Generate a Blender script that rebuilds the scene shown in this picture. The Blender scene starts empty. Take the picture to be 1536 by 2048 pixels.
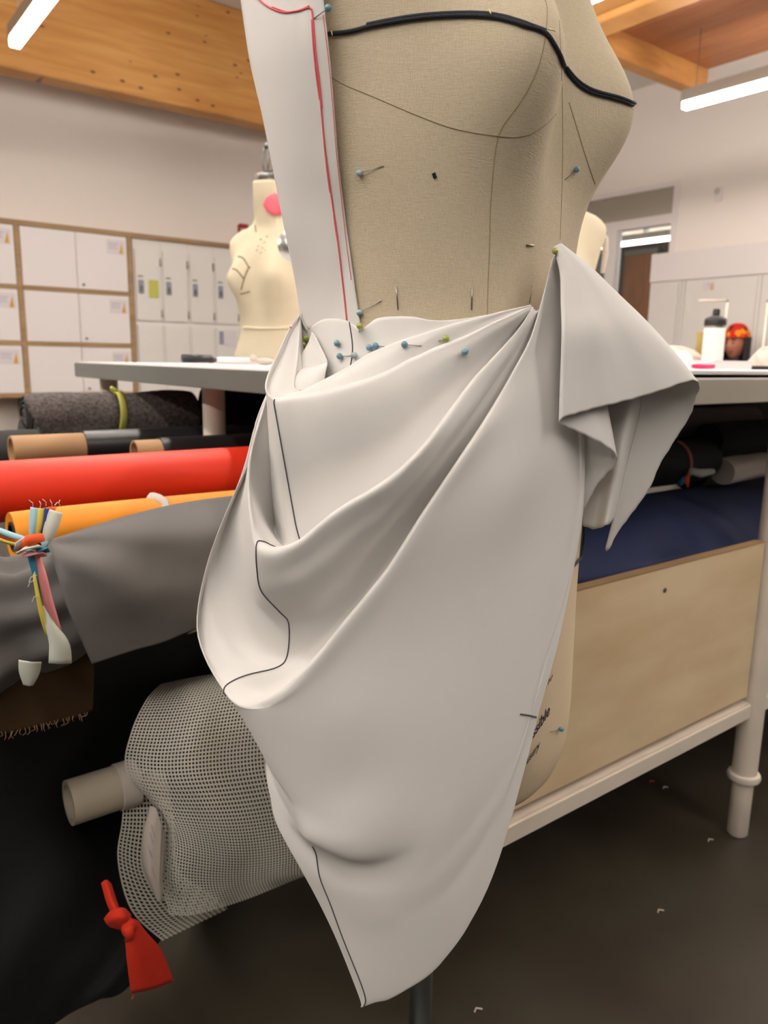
import bpy, bmesh, math, random
import numpy as np
from mathutils import Vector, Matrix
from mathutils.bvhtree import BVHTree
random.seed(7)
# ------------------------------------------------------------------ camera
F_PX = 1530.0; H = 0.94
_X = np.array([2032., -269., F_PX]); _X /= np.linalg.norm(_X)
_Y = np.array([-1188., -324., F_PX]); _Y -= _X*_Y.dot(_X); _Y /= np.linalg.norm(_Y)
_Z = np.cross(_X, _Y)
RW = np.array([_X, _Y, _Z])            # world <- view (x right, y down, z forward)
CAM = np.array([0, 0, H])
def ray(px, py): return RW @ np.array([(px-768)/F_PX, (py-1024)/F_PX, 1.])
_fw = RW @ np.array([0, 0, 1.]); FH = np.array([_fw[0], _fw[1], 0]); FH /= np.linalg.norm(FH)
RH = np.array([FH[1], -FH[0], 0])
def at(px, py, d): return ray(px, py)*d + CAM
def att(px, py, t):
    r = ray(px, py); return r*(t/r.dot(FH)) + CAM
def onz(px, py, z):
    r = ray(px, py); return r*((z-H)/r[2]) + CAM
def onx(px, py, x):
    r = ray(px, py); return r*(x/r[0]) + CAM
def ony(px, py, y):
    r = ray(px, py); return r*(y/r[1]) + CAM
def proj(p):
    c = RW.T @ (np.asarray(p, float)-CAM); return 768+F_PX*c[0]/c[2], 1024+F_PX*c[1]/c[2], c[2]

sc = bpy.context.scene
col = sc.collection
cd = bpy.data.cameras.new('camera'); cam = bpy.data.objects.new('camera', cd); col.objects.link(cam)
cd.sensor_fit = 'VERTICAL'; cd.sensor_height = 36; cd.lens = 36*F_PX/2048
m3 = Matrix([[RW[i][0], -RW[i][1], -RW[i][2]] for i in range(3)]).to_4x4()
cam.matrix_world = Matrix.Translation(Vector(CAM)) @ m3
cd.clip_start = .05
cd.dof.use_dof = True; cd.dof.focus_distance = .62; cd.dof.aperture_fstop = 9.5
sc.camera = cam
sc.view_settings.view_transform = 'Standard'; sc.view_settings.look = 'None'
sc.view_settings.gamma = 1; sc.view_settings.use_curve_mapping = False
sc.view_settings.exposure = 0.0
w = bpy.data.worlds.new('world'); sc.world = w; w.use_nodes = True
w.node_tree.nodes['Background'].inputs[0].default_value = (1, .95, .91, 1)
w.node_tree.nodes['Background'].inputs[1].default_value = .10
LAMP = 54.0

# ------------------------------------------------------------------ helpers
def srgb(c):
    return tuple(((v/255)/12.92 if v/255 <= .04045 else ((v/255+.055)/1.055)**2.4) for v in c) + (1,)
def mat(name, rgb, rough=.6, metal=0, bump=0, bscale=200, var=0, vscale=5, emit=None, es=0, sheen=0, stretch=None, spec=.5, rgb2=None, detail=3, alpha=None, trans=0):
    m = bpy.data.materials.new(name); m.use_nodes = True
    nt = m.node_tree; b = nt.nodes['Principled BSDF']; L = nt.links
    b.inputs['Base Color'].default_value = srgb(rgb)
    b.inputs['Roughness'].default_value = rough; b.inputs['Metallic'].default_value = metal
    b.inputs['Specular IOR Level'].default_value = spec
    if sheen: b.inputs['Sheen Weight'].default_value = sheen; b.inputs['Sheen Roughness'].default_value = .5
    if trans: b.inputs['Transmission Weight'].default_value = trans
    if emit: b.inputs['Emission Color'].default_value = srgb(emit); b.inputs['Emission Strength'].default_value = es
    if var or bump or rgb2:
        tc = nt.nodes.new('ShaderNodeTexCoord'); mp = nt.nodes.new('ShaderNodeMapping')
        L.new(tc.outputs['Object'], mp.inputs[0])
        if stretch: mp.inputs['Scale'].default_value = stretch
    if var or rgb2:
        n = nt.nodes.new('ShaderNodeTexNoise'); n.inputs['Scale'].default_value = vscale; n.inputs['Detail'].default_value = detail
        L.new(mp.outputs[0], n.inputs[0])
        mx = nt.nodes.new('ShaderNodeMix'); mx.data_type = 'RGBA'
        cr = nt.nodes.new('ShaderNodeMapRange'); cr.inputs[1].default_value = .3; cr.inputs[2].default_value = .7
        L.new(n.outputs[0], cr.inputs[0]); L.new(cr.outputs[0], mx.inputs[0])
        c2 = rgb2 or tuple(max(0, v*(1-var)) for v in rgb)
        mx.inputs[6].default_value = srgb(rgb); mx.inputs[7].default_value = srgb(c2)
        L.new(mx.outputs[2], b.inputs['Base Color'])
    if bump:
        n2 = nt.nodes.new('ShaderNodeTexNoise'); n2.inputs['Scale'].default_value = bscale; n2.inputs['Detail'].default_value = 2
        L.new(mp.outputs[0], n2.inputs[0])
        bp = nt.nodes.new('ShaderNodeBump'); bp.inputs['Strength'].default_value = bump; bp.inputs['Distance'].default_value = .002
        L.new(n2.outputs[0], bp.inputs['Height']); L.new(bp.outputs[0], b.inputs['Normal'])
    return m
def tag(o, label=None, cat=None, group=None, kind=None):
    if label: o['label'] = label
    if cat: o['category'] = cat
    if group: o['group'] = group
    if kind: o['kind'] = kind
    return o
def empty(name, loc, label, cat, group=None):
    o = bpy.data.objects.new(name, None); col.objects.link(o); o.location = Vector(loc); o.empty_display_size = .02
    return tag(o, label, cat, group)
def link(name, me, m, parent=None, smooth=False):
    """mesh given in WORLD coordinates; the parent is an unrotated empty or a mesh whose origin is known"""
    o = bpy.data.objects.new(name, me); col.objects.link(o)
    if m is not None:
        for x in (m if isinstance(m, (list, tuple)) else [m]): me.materials.append(x)
    if smooth:
        for p in me.polygons: p.use_smooth = True
    if parent is not None:
        o.parent = parent
        org = Vector((0, 0, 0)); q = parent
        while q is not None: org += q.location; q = q.parent
        o.location = -org
    return o
class MB:
    def __init__(s): s.bm = bmesh.new()
    def box(s, lo, hi, bev=0, rotz=0, piv=None):
        lo = Vector(lo); hi = Vector(hi)
        r = bmesh.ops.create_cube(s.bm, size=1)
        vs = r['verts']
        c = (lo+hi)/2; d = hi-lo
        for v in vs: v.co = Vector((v.co.x*d.x, v.co.y*d.y, v.co.z*d.z))+c
        if bev:
            es = list({e for v in vs for e in v.link_edges})
            rr = bmesh.ops.bevel(s.bm, geom=es, offset=bev, segments=2, affect='EDGES')
            vs = list({v for f in rr['faces'] for v in f.verts} | {v for v in vs if v.is_valid})
        if rotz:
            p = Vector(piv) if piv is not None else c
            M = Matrix.Rotation(rotz, 4, 'Z')
            for v in vs: v.co = M @ (v.co-p) + p
        return s
    def tube(s, pts, r, n=12, cap=True, flat=None):
        pts = [Vector(p) for p in pts]; rs = r if isinstance(r, (list, tuple)) else [r]*len(pts)
        rings = []; up = None
        for i, p in enumerate(pts):
            t = (pts[min(i+1, len(pts)-1)]-pts[max(i-1, 0)]).normalized()
            if up is None:
                up = t.orthogonal().normalized() if flat is None else (Vector(flat)-t*Vector(flat).dot(t)).normalized()
            up = (up-t*up.dot(t))
            up = up.normalized() if up.length > 1e-6 else t.orthogonal().normalized()
            sd = t.cross(up)
            fa = .25 if flat is not None else 1
            rings.append([s.bm.verts.new(p+(sd*math.cos(a)+up*math.sin(a)*fa)*rs[i]) for a in [2*math.pi*k/n for k in range(n)]])
        for a, b in zip(rings, rings[1:]):
            for k in range(n): s.bm.faces.new((a[k], a[(k+1) % n], b[(k+1) % n], b[k]))
        if cap: s.bm.faces.new(rings[0][::-1]); s.bm.faces.new(rings[-1])
        return s
    def lathe(s, prof, c, n=24, axis=(0, 0, 1)):
        ax = Vector(axis).normalized(); u = ax.orthogonal().normalized(); v = ax.cross(u); c = Vector(c); rings = []
        for r, h in prof:
            rings.append([s.bm.verts.new(c+ax*h+(u*math.cos(a)+v*math.sin(a))*max(r, 1e-4)) for a in [2*math.pi*k/n for k in range(n)]])
        for a, b in zip(rings, rings[1:]):
            for k in range(n): s.bm.faces.new((a[k], a[(k+1) % n], b[(k+1) % n], b[k]))
        return s
    def sphere(s, c, r, n=12, sc=(1, 1, 1)):
        g = bmesh.ops.create_uvsphere(s.bm, u_segments=n, v_segments=max(6, n//2), radius=r)
        for v in g['verts']: v.co = Vector((v.co.x*sc[0], v.co.y*sc[1], v.co.z*sc[2]))+Vector(c)
        return s
    def grid(s, P, closed_u=False):
        """P[i][j] points"""
        V = [[s.bm.verts.new(Vector(p)) for p in r] for r in P]
        for i in range(len(V)-1):
            n = len(V[i])
            for j in range(n if closed_u else n-1):
                try: s.bm.faces.new((V[i][j], V[i][(j+1) % n], V[i+1][(j+1) % n], V[i+1][j]))
                except ValueError: pass
        return V
    def poly(s, pts):
        s.bm.faces.new([s.bm.verts.new(Vector(p)) for p in pts]); return s
    def done(s, name, m, parent=None, smooth=False, local=None):
        me = bpy.data.meshes.new(name)
        bmesh.ops.recalc_face_normals(s.bm, faces=s.bm.faces)
        s.bm.to_mesh(me); s.bm.free()
        if local is not None:
            me.transform(Matrix.Translation(-Vector(local)))
            o = link(name, me, m, None, smooth); o.location = Vector(local); return o
        return link(name, me, m, parent, smooth)
def auto(o, ang=40):
    me = o.data
    for p in me.polygons: p.use_smooth = True
    me.set_sharp_from_angle(angle=math.radians(ang)); return o
def solid(o, th, off=0):
    md = o.modifiers.new('thickness', 'SOLIDIFY'); md.thickness = th; md.offset = off; return o
def cr(P, t):
    n = len(P)-1; i = min(int(t), n-1); f = t-i
    p0, p1, p2, p3 = P[max(i-1, 0)], P[i], P[i+1], P[min(i+2, n)]
    return .5*((2*p1)+(-p0+p2)*f+(2*p0-5*p1+4*p2-p3)*f*f+(-p0+3*p1-3*p2+p3)*f**3)
def resample(pts, n):
    P = [np.array(p, float) for p in pts]
    D = [cr(P, t) for t in np.linspace(0, len(P)-1, 12*len(P))]
    L = [0]
    for a, b in zip(D, D[1:]): L.append(L[-1]+np.linalg.norm((b-a)[:2]))
    D = np.array(D); L = np.array(L)
    return np.array([[np.interp(u, L, D[:, k]) for k in range(D.shape[1])] for u in np.linspace(0, L[-1], n)])
def loft_rows(rows, sub):
    """rows: list of arrays (N x k) -> dense catmull-rom"""
    out = []; n = len(rows)-1
    for i in range(n):
        for k in range(sub): out.append(cr(rows, i+k/sub))
    out.append(rows[-1]); return out
def bvh_of(o):
    dg = bpy.context.evaluated_depsgraph_get(); dg.update()
    bm = bmesh.new(); bm.from_object(o, dg); bm.transform(o.matrix_world)
    t = BVHTree.FromBMesh(bm); bm.free(); return t
def hit(tree, px, py, off=.0004):
    r = Vector(ray(px, py)).normalized(); h = tree.ray_cast(Vector(CAM), r)
    if h[0] is None: return None
    n = h[1] if h[1].dot(r) < 0 else -h[1]
    return h[0]+n*off
def mark(name, tree, pts, r, m, parent, off=.0004, n=6, dense=8):
    P = resample(pts, dense*len(pts)) if len(pts) > 2 else [np.array(pts[0], float)*(1-k/6)+np.array(pts[1], float)*k/6 for k in range(7)]
    Q = [hit(tree, p[0], p[1], off) for p in P]; Q = [q for q in Q if q is not None]
    if len(Q) < 2: return None
    return MB().tube(Q, r, n).done(name, m, parent, True)

# ------------------------------------------------------------------ materials
M = {}
M['wall'] = mat('wall_paint', (244, 236, 230), .85, bump=.05, bscale=60)
M['ceil'] = mat('ceiling_paint', (225, 222, 216), .9)
M['white'] = mat('white_laminate', (236, 229, 229), .5, spec=.3)
M['locker'] = mat('locker_enamel', (228, 224, 220), .45, spec=.35)
M['oak'] = mat('oak_edge', (176, 142, 100), .6, var=.15, vscale=3, stretch=(1, 1, 12))
M['alu'] = mat('brushed_metal', (150, 147, 140), .4, metal=.7)
M['steelw'] = mat('white_powder_coat', (226, 214, 200), .42, var=.03, vscale=20)
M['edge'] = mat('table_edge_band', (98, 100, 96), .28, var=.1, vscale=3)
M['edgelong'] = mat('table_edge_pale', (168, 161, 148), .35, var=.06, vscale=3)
M['tabletop'] = mat('table_surface', (228, 220, 220), .5)
M['ply'] = mat('birch_ply', (226, 204, 168), .6, rgb2=(210, 184, 146), vscale=4, stretch=(1.2, 1, 4), detail=5)
M['plyedge'] = mat('ply_edge', (176, 142, 98), .7, var=.3, vscale=3, stretch=(1, 1, 120))
M['black'] = mat('black_cloth', (16, 16, 20), .9, bump=.2, bscale=300, var=.3, vscale=8)
M['blackroll'] = mat('black_wrap', (30, 30, 33), .35)
M['red'] = mat('red_vinyl', (226, 48, 18), .5, var=.06, vscale=2)
M['orange'] = mat('amber_cloth', (224, 138, 8), .6)
M['grey'] = mat('grey_cloth', (90, 87, 86), .8, bump=.12, bscale=500)
M['brown'] = mat('olive_brown_cloth', (60, 40, 12), .9, bump=.2, bscale=300)
M['fleece'] = mat('grey_fleece', (104, 96, 94), .95, bump=1, bscale=90, var=.5, vscale=150)
M['kraft'] = mat('kraft_card', (178, 140, 102), .75, var=.1, vscale=6)
M['card'] = mat('pale_card', (196, 184, 164), .7, var=.06, vscale=12)
M['mesh'] = mat('mesh_cloth', (226, 224, 212), .85)
M['meshin'] = mat('mesh_under', (196, 192, 178), .9)
M['tie_red'] = mat('red_tie_cloth', (206, 42, 12), .85, bump=.2, bscale=400)
M['tie_yel'] = mat('lime_tie', (196, 196, 96), .8)
M['navy'] = mat('navy_cloth', (11, 28, 72), .8, bump=.15, bscale=300, var=.12, vscale=6)
M['charcoal'] = mat('charcoal_cloth', (44, 44, 44), .85)
M['offwhite'] = mat('offwhite_cloth', (200, 190, 180), .85)
M['steel'] = mat('steel', (190, 190, 186), .25, metal=1)
M['darksteel'] = mat('dark_steel', (110, 112, 110), .35, metal=.9)
M['pinsteel'] = mat('pin_steel', (150, 148, 140), .3, metal=1)
M['pinblue'] = mat('pearl_blue', (98, 140, 160), .22, spec=.8)
M['pinpale'] = mat('pearl_pale_blue', (150, 172, 178), .22, spec=.8)
M['pingreen'] = mat('pearl_green', (150, 160, 66), .22, spec=.8)
M['pen'] = mat('grey_pen', (70, 66, 72), .8)
M['redpen'] = mat('red_pen', (212, 90, 98), .8)
M['cord'] = mat('navy_cord', (24, 26, 38), .75, bump=.4, bscale=900)
M['ink'] = mat('purple_ink', (52, 32, 66), .8)
M['seam'] = mat('seam_thread', (148, 131, 101), .9)
M['gold'] = mat('gold_staple', (214, 196, 140), .3, metal=.8)
M['pink'] = mat('pink_felt', (240, 110, 126), .85)
M['glow'] = mat('led_diffuser', (255, 250, 244), .5, emit=(255, 245, 234), es=LAMP)
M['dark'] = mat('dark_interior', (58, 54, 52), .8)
M['glass'] = mat('window_glass', (235, 240, 240), .03, trans=1)
M['doorwood'] = mat('door_wood', (150, 92, 48), .5, var=.2, vscale=3, stretch=(8, 8, 1))
def crepe():
    m = mat('white_crepe', (208, 205, 202), .78, bump=.06, bscale=1400, sheen=.15, spec=.25)
    return m
M['crepe'] = crepe()
def canvas(name, base, dk):
    m = bpy.data.materials.new(name); m.use_nodes = True; nt = m.node_tree; L = nt.links; b = nt.nodes['Principled BSDF']
    b.inputs['Roughness'].default_value = .85; b.inputs['Specular IOR Level'].default_value = .2
    tc = nt.nodes.new('ShaderNodeTexCoord'); outs = []
    for s in ((160, 160, 1500), (1500, 1500, 160)):
        mp = nt.nodes.new('ShaderNodeMapping'); mp.inputs['Scale'].default_value = s; L.new(tc.outputs['Object'], mp.inputs[0])
        n = nt.nodes.new('ShaderNodeTexNoise'); n.inputs['Scale'].default_value = 1; n.inputs['Detail'].default_value = 2; L.new(mp.outputs[0], n.inputs[0]); outs.append(n)
    a = nt.nodes.new('ShaderNodeMath'); a.operation = 'ADD'; L.new(outs[0].outputs[0], a.inputs[0]); L.new(outs[1].outputs[0], a.inputs[1])
    mr = nt.nodes.new('ShaderNodeMapRange'); mr.inputs[1].default_value = .75; mr.inputs[2].default_value = 1.25; L.new(a.outputs[0], mr.inputs[0])
    mx = nt.nodes.new('ShaderNodeMix'); mx.data_type = 'RGBA'; mx.inputs[6].default_value = srgb(dk); mx.inputs[7].default_value = srgb(base)
    L.new(mr.outputs[0], mx.inputs[0]); L.new(mx.outputs[2], b.inputs['Base Color'])
    bp = nt.nodes.new('ShaderNodeBump'); bp.inputs['Strength'].default_value = .35; bp.inputs['Distance'].default_value = .0006
    L.new(mr.outputs[0], bp.inputs['Height']); L.new(bp.outputs[0], b.inputs['Normal']); return m
M['linen'] = canvas('linen_canvas', (198, 185, 162), (186, 172, 147))
M['linen2'] = mat('ecru_canvas', (208, 197, 170), .85, var=.06, vscale=8)
M['hipcloth'] = mat('hip_canvas', (210, 190, 160), .8, bump=.1, bscale=800)
def woodmat(name, base, dk, knots, sx, coord=(0, 2)):
    m = bpy.data.materials.new(name); m.use_nodes = True; nt = m.node_tree; L = nt.links; b = nt.nodes['Principled BSDF']
    b.inputs['Roughness'].default_value = .5
    tc = nt.nodes.new('ShaderNodeTexCoord'); mp = nt.nodes.new('ShaderNodeMapping'); mp.inputs['Scale'].default_value = sx; L.new(tc.outputs['Object'], mp.inputs[0])
    n = nt.nodes.new('ShaderNodeTexNoise'); n.inputs['Scale'].default_value = 2; n.inputs['Detail'].default_value = 6; n.inputs['Distortion'].default_value = .6; L.new(mp.outputs[0], n.inputs[0])
    mr = nt.nodes.new('ShaderNodeMapRange'); mr.inputs[1].default_value = .3; mr.inputs[2].default_value = .7; L.new(n.outputs[0], mr.inputs[0])
    mx = nt.nodes.new('ShaderNodeMix'); mx.data_type = 'RGBA'; mx.inputs[6].default_value = srgb(dk); mx.inputs[7].default_value = srgb(base); L.new(mr.outputs[0], mx.inputs[0])
    last = mx.outputs[2]
    if knots:
        mp2 = nt.nodes.new('ShaderNodeMapping'); mp2.inputs['Scale'].default_value = knots; L.new(tc.outputs['Object'], mp2.inputs[0])
        v = nt.nodes.new('ShaderNodeTexVoronoi'); v.inputs['Scale'].default_value = 1; L.new(mp2.outputs[0], v.inputs[0])
        k = nt.nodes.new('ShaderNodeMapRange'); k.inputs[1].default_value = .08; k.inputs[2].default_value = .15; L.new(v.outputs['Distance'], k.inputs[0])
        m2 = nt.nodes.new('ShaderNodeMix'); m2.data_type = 'RGBA'; m2.inputs[6].default_value = srgb((104, 60, 24)); L.new(k.outputs[0], m2.inputs[0]); L.new(last, m2.inputs[7]); last = m2.outputs[2]
    L.new(last, b.inputs['Base Color']); return m
M['glulam'] = woodmat('glulam_timber', (220, 164, 96), (196, 134, 66), (6.5, .6, 13), (.8, 1, 9))
M['glulam2'] = woodmat('glulam_trim', (214, 158, 92), (190, 132, 70), None, (2, 2, 9))
M['plank'] = woodmat('cedar_plank', (186, 122, 78), (166, 102, 62), None, (10, 1, 1))
def floormat():
    m = bpy.data.materials.new('polished_concrete'); m.use_nodes = True; nt = m.node_tree; L = nt.links; b = nt.nodes['Principled BSDF']
    tc = nt.nodes.new('ShaderNodeTexCoord')
    n = nt.nodes.new('ShaderNodeTexNoise'); n.inputs['Scale'].default_value = 3; n.inputs['Detail'].default_value = 6; L.new(tc.outputs['Object'], n.inputs[0])
    cr_ = nt.nodes.new('ShaderNodeValToRGB'); cr_.color_ramp.elements[0].position = .3; cr_.color_ramp.elements[1].position = .7
    cr_.color_ramp.elements[0].color = srgb((50, 42, 34)); cr_.color_ramp.elements[1].color = srgb((68, 64, 54)); L.new(n.outputs[0], cr_.inputs[0])
    L.new(cr_.outputs[0], b.inputs['Base Color']); b.inputs['Roughness'].default_value = .38; b.inputs['Specular IOR Level'].default_value = .4
    return m
M['floor'] = floormat()

# ------------------------------------------------------------------ room shell
WL = 6.5; WR = 6.8; ZC = 3.55
def struct(o): o['kind'] = 'structure'; return o
struct(MB().box((-5, -4, -.1), (9.6, 7, 0)).done('floor', M['floor']))
struct(MB().box((-5, -4, ZC), (9.6, 7, ZC+.1)).done('ceiling', M['ceil']))
struct(MB().box((-5, WL, 0), (WR, WL+.15, ZC)).done('wall_left', M['wall']))
wy0, wy1, wz = 4.40, 5.62, 2.61
struct(MB().box((WR, wy1, 0), (WR+.15, WL+.15, ZC)).box((WR, -4, 0), (WR+.15, wy0, ZC)).box((WR, wy0, wz), (WR+.15, wy1, ZC)).done('wall_right', M['wall']))
# glazed doorway in the right wall
fr = MB()
fr.box((WR-.015, wy0-.03, 0), (WR+.10, wy0+.035, wz+.03)).box((WR-.015, wy1-.04, 0), (WR+.10, wy1+.03, wz+.03))
fr.box((WR-.015, wy0+.035, wz-.02), (WR+.10, wy1-.04, wz+.03)).box((WR-.012, wy0+.035, 2.26), (WR+.09, wy1-.04, 2.35)).box((WR-.012, 5.05, 0), (WR+.09, 5.16, 2.26))
door = struct(fr.done('door_1', M['white']))
MB().box((WR+.02, wy0+.035, 2.35), (WR+.06, wy1-.04, wz-.02)).done('transom_panel', mat('grey_transom', (172, 164, 152), .7), door)
MB().box((WR+.04, wy0+.035, 0), (WR+.048, 5.05, 2.26)).done('pane', M['glass'], door)
MB().box((WR+.04, 5.16, 0), (WR+.048, wy1-.04, 2.26)).done('pane', M['glass'], door)
# corridor behind it
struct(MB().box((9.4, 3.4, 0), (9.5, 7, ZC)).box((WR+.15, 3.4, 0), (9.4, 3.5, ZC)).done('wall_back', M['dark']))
dq0 = onx(1250, 512, 9.32); dq1 = onx(1304, 560, 9.32)
o = empty('wooden_door', (9.3, 5.4, 0), 'brown wooden corridor door seen through the glazed doorway', 'door')
MB().box((9.32, dq1[1], .01), (9.37, dq0[1], dq0[2]), .005).done('door_leaf', M['doorwood'], o)
MB().box((9.30, dq1[1]-.06, .0), (9.39, dq1[1]-.003, dq0[2]+.06), .003).box((9.30, dq1[1]-.002, dq0[2]+.003), (9.39, dq0[1], dq0[2]+.06), .003).done('door_frame', M['alu'], o)
cz1 = onx(1250, 466, 7.9)[2]; cz2 = onx(1300, 483, 7.6)[2]; dq0 = onx(1246, 512, 9.32); dq1 = onx(1302, 560, 9.32)
o = empty('duct', (8, 5, 2.8), 'silver round duct crossing the corridor ceiling beyond the doorway', 'duct')
MB().tube([(7.9, 3.5, cz1), (7.9, 7, cz1)], .055, 16).done('pipe', M['offwhite'], o, True)
MB().tube([(7.9, 5.4, cz1), (7.9, 5.46, cz1)], .065, 16).done('clamp', M['darksteel'], o, True)
MB().tube([(7.9, 5.43, cz1+.05), (7.9, 5.43, ZC)], .012, 8).done('hanger', M['darksteel'], o, True)

# big timber beam over the left wall
tag(MB().box((-4.5, 5.84, 2.77), (5.6, 6.02, 3.545), .006).done('timber_beam', M['glulam'], local=(0, 5.9, 3)), 'deep knotty orange timber beam over the locker wall', 'beam')
# right hand cloud of planks with trims
cl = empty('ceiling_panel', (4.6, 1.5, 2.9), 'reddish brown planked ceiling panel framed by pale timber trims', 'ceiling panel')
MB().box((3.74, 3.22, 2.75), (5.22, 3.32, 2.98), .004).done('trim_beam', M['glulam2'], cl)
MB().box((3.74, -1.2, 2.75), (3.92, 3.215, 2.98), .004).done('trim_beam', M['glulam2'], cl)
MB().box((3.42, -1.2, 2.78), (3.72, 3.32, 3.0), .004).done('trim_beam', M['glulam2'], cl)
xs = np.linspace(3.925, 5.2, 8)
for i in range(7):
    for (y0, y1) in ((1.93, 3.215), (-1.2, 1.922)):
        MB().box((xs[i]+.0015, y0, 2.895), (xs[i+1]-.0015, y1, 2.92), .002).done('plank', M['plank'], cl)
MB().box((3.92, -1.2, 2.922), (5.2, 3.2, 2.94)).done('backing', M['dark'], cl)

cl.location.z += .03
# ------------------------------------------------------------------ linear pendant lights
def linear_light(x, y0, y1, label, z=2.45, wid=.06, cab=()):
    o = empty('pendant_light', (x, y1, z), label, 'light')
    MB().box((x-wid/2, y0, z+.028), (x+wid/2, y1, z+.095), .003).done('housing', M['alu'], o)
    MB().box((x-wid/2+.004, y0+.002, z-.012), (x+wid/2-.004, y1-.01, z+.028), .004).done('diffuser', M['glow'], o)
    for c in cab: MB().tube([(x, c, z+.095), (x, c, ZC if x < 3.6 else 2.9)], .0035, 6).done('cable', M['steel'], o)
    return o
linear_light(1.10, .9, 4.63, 'white linear pendant light under the timber beam at upper left', z=2.50, cab=(4.5, 2.6))
linear_light(4.50, -.8, 2.93, 'long linear pendant light below the planked ceiling at upper right', z=2.48, cab=(2.85, 1.0))
linear_light(2.85, -1.2, 4.7, 'linear pendant light cut by the top edge beside the form', cab=(2.2, .4, 4.4))
for i, (x, a, b) in enumerate(((-.7, -2, 2.2), (-2.4, -2, 3.6), (-.7, 3.0, 5.4), (-2.4, 3.9, 5.4), (1.1, -3.4, -.3))):
    linear_light(x, a, b, 'linear pendant light outside the view, '+('over the aisle left of the camera', 'farthest left near the camera', 'left of the locker wall light', 'farthest left by the locker wall', 'overhead behind the camera')[i], cab=(a+.3, b-.3))['group'] = 'pendant lights outside the view'
linear_light(7.6, 3.7, 6.6, 'thin bright corridor light seen through the glazed doorway', z=onx(1300, 483, 7.6)[2])
# ------------------------------------------------------------------ locker wall (left)
YF = 6.2
cab = empty('storage_cabinet', (1.4, YF, 0), 'oak framed wall of white flap doors with yellow cornered labels at left', 'cabinet')
posts = [.60, 1.40, 2.215]
zs = [(1.375, 1.785), (.975, 1.34), (.595, .94)]
fb = MB()
fb.box((.58, YF, 1.79), (3.9, WL-.01, 1.825), .002)
for x in posts: fb.box((x-.018, YF, -.06), (x+.018, WL-.01, 1.79), .002)
fb.box((3.864, YF, -.06), (3.9, WL-.01, 1.79), .002)
for z in (1.3575, .9575, .5775):
    for a, b in zip(posts, posts[1:]): fb.box((a+.018, YF, z-.0165), (b-.018, WL-.01, z+.0165), .002)
fb.done('frame', M['oak'], cab)
MB().box((.618, WL-.03, .0), (2.197, WL-.012, 1.79)).done('back_panel', M['wall'], cab)
M['paper'] = mat('label_paper', (222, 214, 218), .5)
M['yel'] = mat('label_yellow', (214, 160, 40), .6)
M['inkgrey'] = mat('label_ink', (150, 150, 165), .7)
def label_card(x, z, y, parent, wc=.10, hc=.075, flip=1, axis='y'):
    def bx(m_, a0, a1, z0, z1, t0, t1):
        if axis == 'y': m_.box((a0, y-t1, z0), (a1, y-t0, z1))
        else: m_.box((y-t1, a0, z0), (y-t0, a1, z1))
        return m_
    c = bx(MB(), x, x+wc, z-hc, z, 0, .0015).done('label_card', M['paper'], parent)
    q = bx(MB(), x+.012*flip if flip > 0 else x, x+wc*.62, z-hc*.30, z-hc*.26, .0016, .0024)
    bx(q, x+.012, x+wc*.55, z-hc*.45, z-hc*.42, .0016, .0024); bx(q, x+.012, x+wc*.6, z-hc*.60, z-hc*.57, .0016, .0024)
    q.done('print_lines', M['inkgrey'], c)
    mb = MB()
    xa, xb = (x+wc*.66, x+wc*.88) if axis == 'y' else (x+wc*.34, x+wc*.12)
    pts = [(xa, z-hc*.95), (xb, z-hc*.95), (xb-(.25*(xb-xa)), z-hc*.15)]
    P = [(p[0], y-.0026, p[1]) if axis == 'y' else (y-.0026, p[0], p[1]) for p in pts]
    mb.poly(P); mb.done('yellow_mark', M['yel'], c)
for bay in range(2):
    a, b = posts[bay]+.021, posts[bay+1]-.021; mid = (a+b)/2
    for (z0, z1) in zs:
        for k, (x0, x1) in enumerate(((a, mid-.002), (mid+.002, b))):
            d = MB().box((x0, YF+.004, z0), (x1, YF+.024, z1), .003).done('door', M['white'], cab)
            if k == 1:
                MB().tube([(x0+.04, YF+.004, z0+.03), (x0+.04, YF-.006, z0+.03)], .009, 10).done('knob', M['darksteel'], d, True)
                label_card(x1-.155, z1-.03, YF+.004, d, .14, .105)
# lockers
def locker(x, label, note=False, low=False):
    o = empty('locker', (x, YF, 0), label, 'locker', 'white lockers in the oak frame')
    wd = .222
    MB().box((x, YF+.026, -.06), (x+wd+.006, WL-.02, 1.789), .001).done('body', M['locker'], o)
    d = MB().box((x+.012, YF+.010, 1.16), (x+wd-.008, YF+.028, 1.71), .003).done('door', M['locker'], o)
    pl = MB().box((x+.03, YF+.004, 1.37), (x+.075, YF+.009, 1.475), .002).done('handle_plate', M['inkgrey'], d)
    MB().box((x+.04, YF-.004, 1.385), (x+.065, YF+.003, 1.43), .003).done('latch', M['darksteel'], d)
    MB().box((x+.03, YF+.004, 1.497), (x+.07, YF+.009, 1.507)).done('number_plate', M['darksteel'], d)
    for z in (1.62, 1.22): MB().tube([(x+wd-.004, YF+.008, z-.03), (x+wd-.004, YF+.008, z+.03)], .006, 8).done('hinge', M['alu'], o, True)
    d2 = MB().box((x+.012, YF+.010, .10), (x+wd-.008, YF+.028, 1.125), .003).done('door', M['locker'], o)
    if note: MB().box((x+.115, YF+.005, 1.34), (x+.195, YF+.008, 1.48)).done('yellow_notice', M['tie_yel'], d)
    if low:
        MB().box((x+.03, YF+.004, .99), (x+.07, YF+.009, 1.10)).done('handle_plate', M['inkgrey'], d2)
        MB().box((x+.09, YF+.005, .97), (x+.19, YF+.008, 1.11)).done('paper_notice', M['paper'], d2)
    return o
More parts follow.
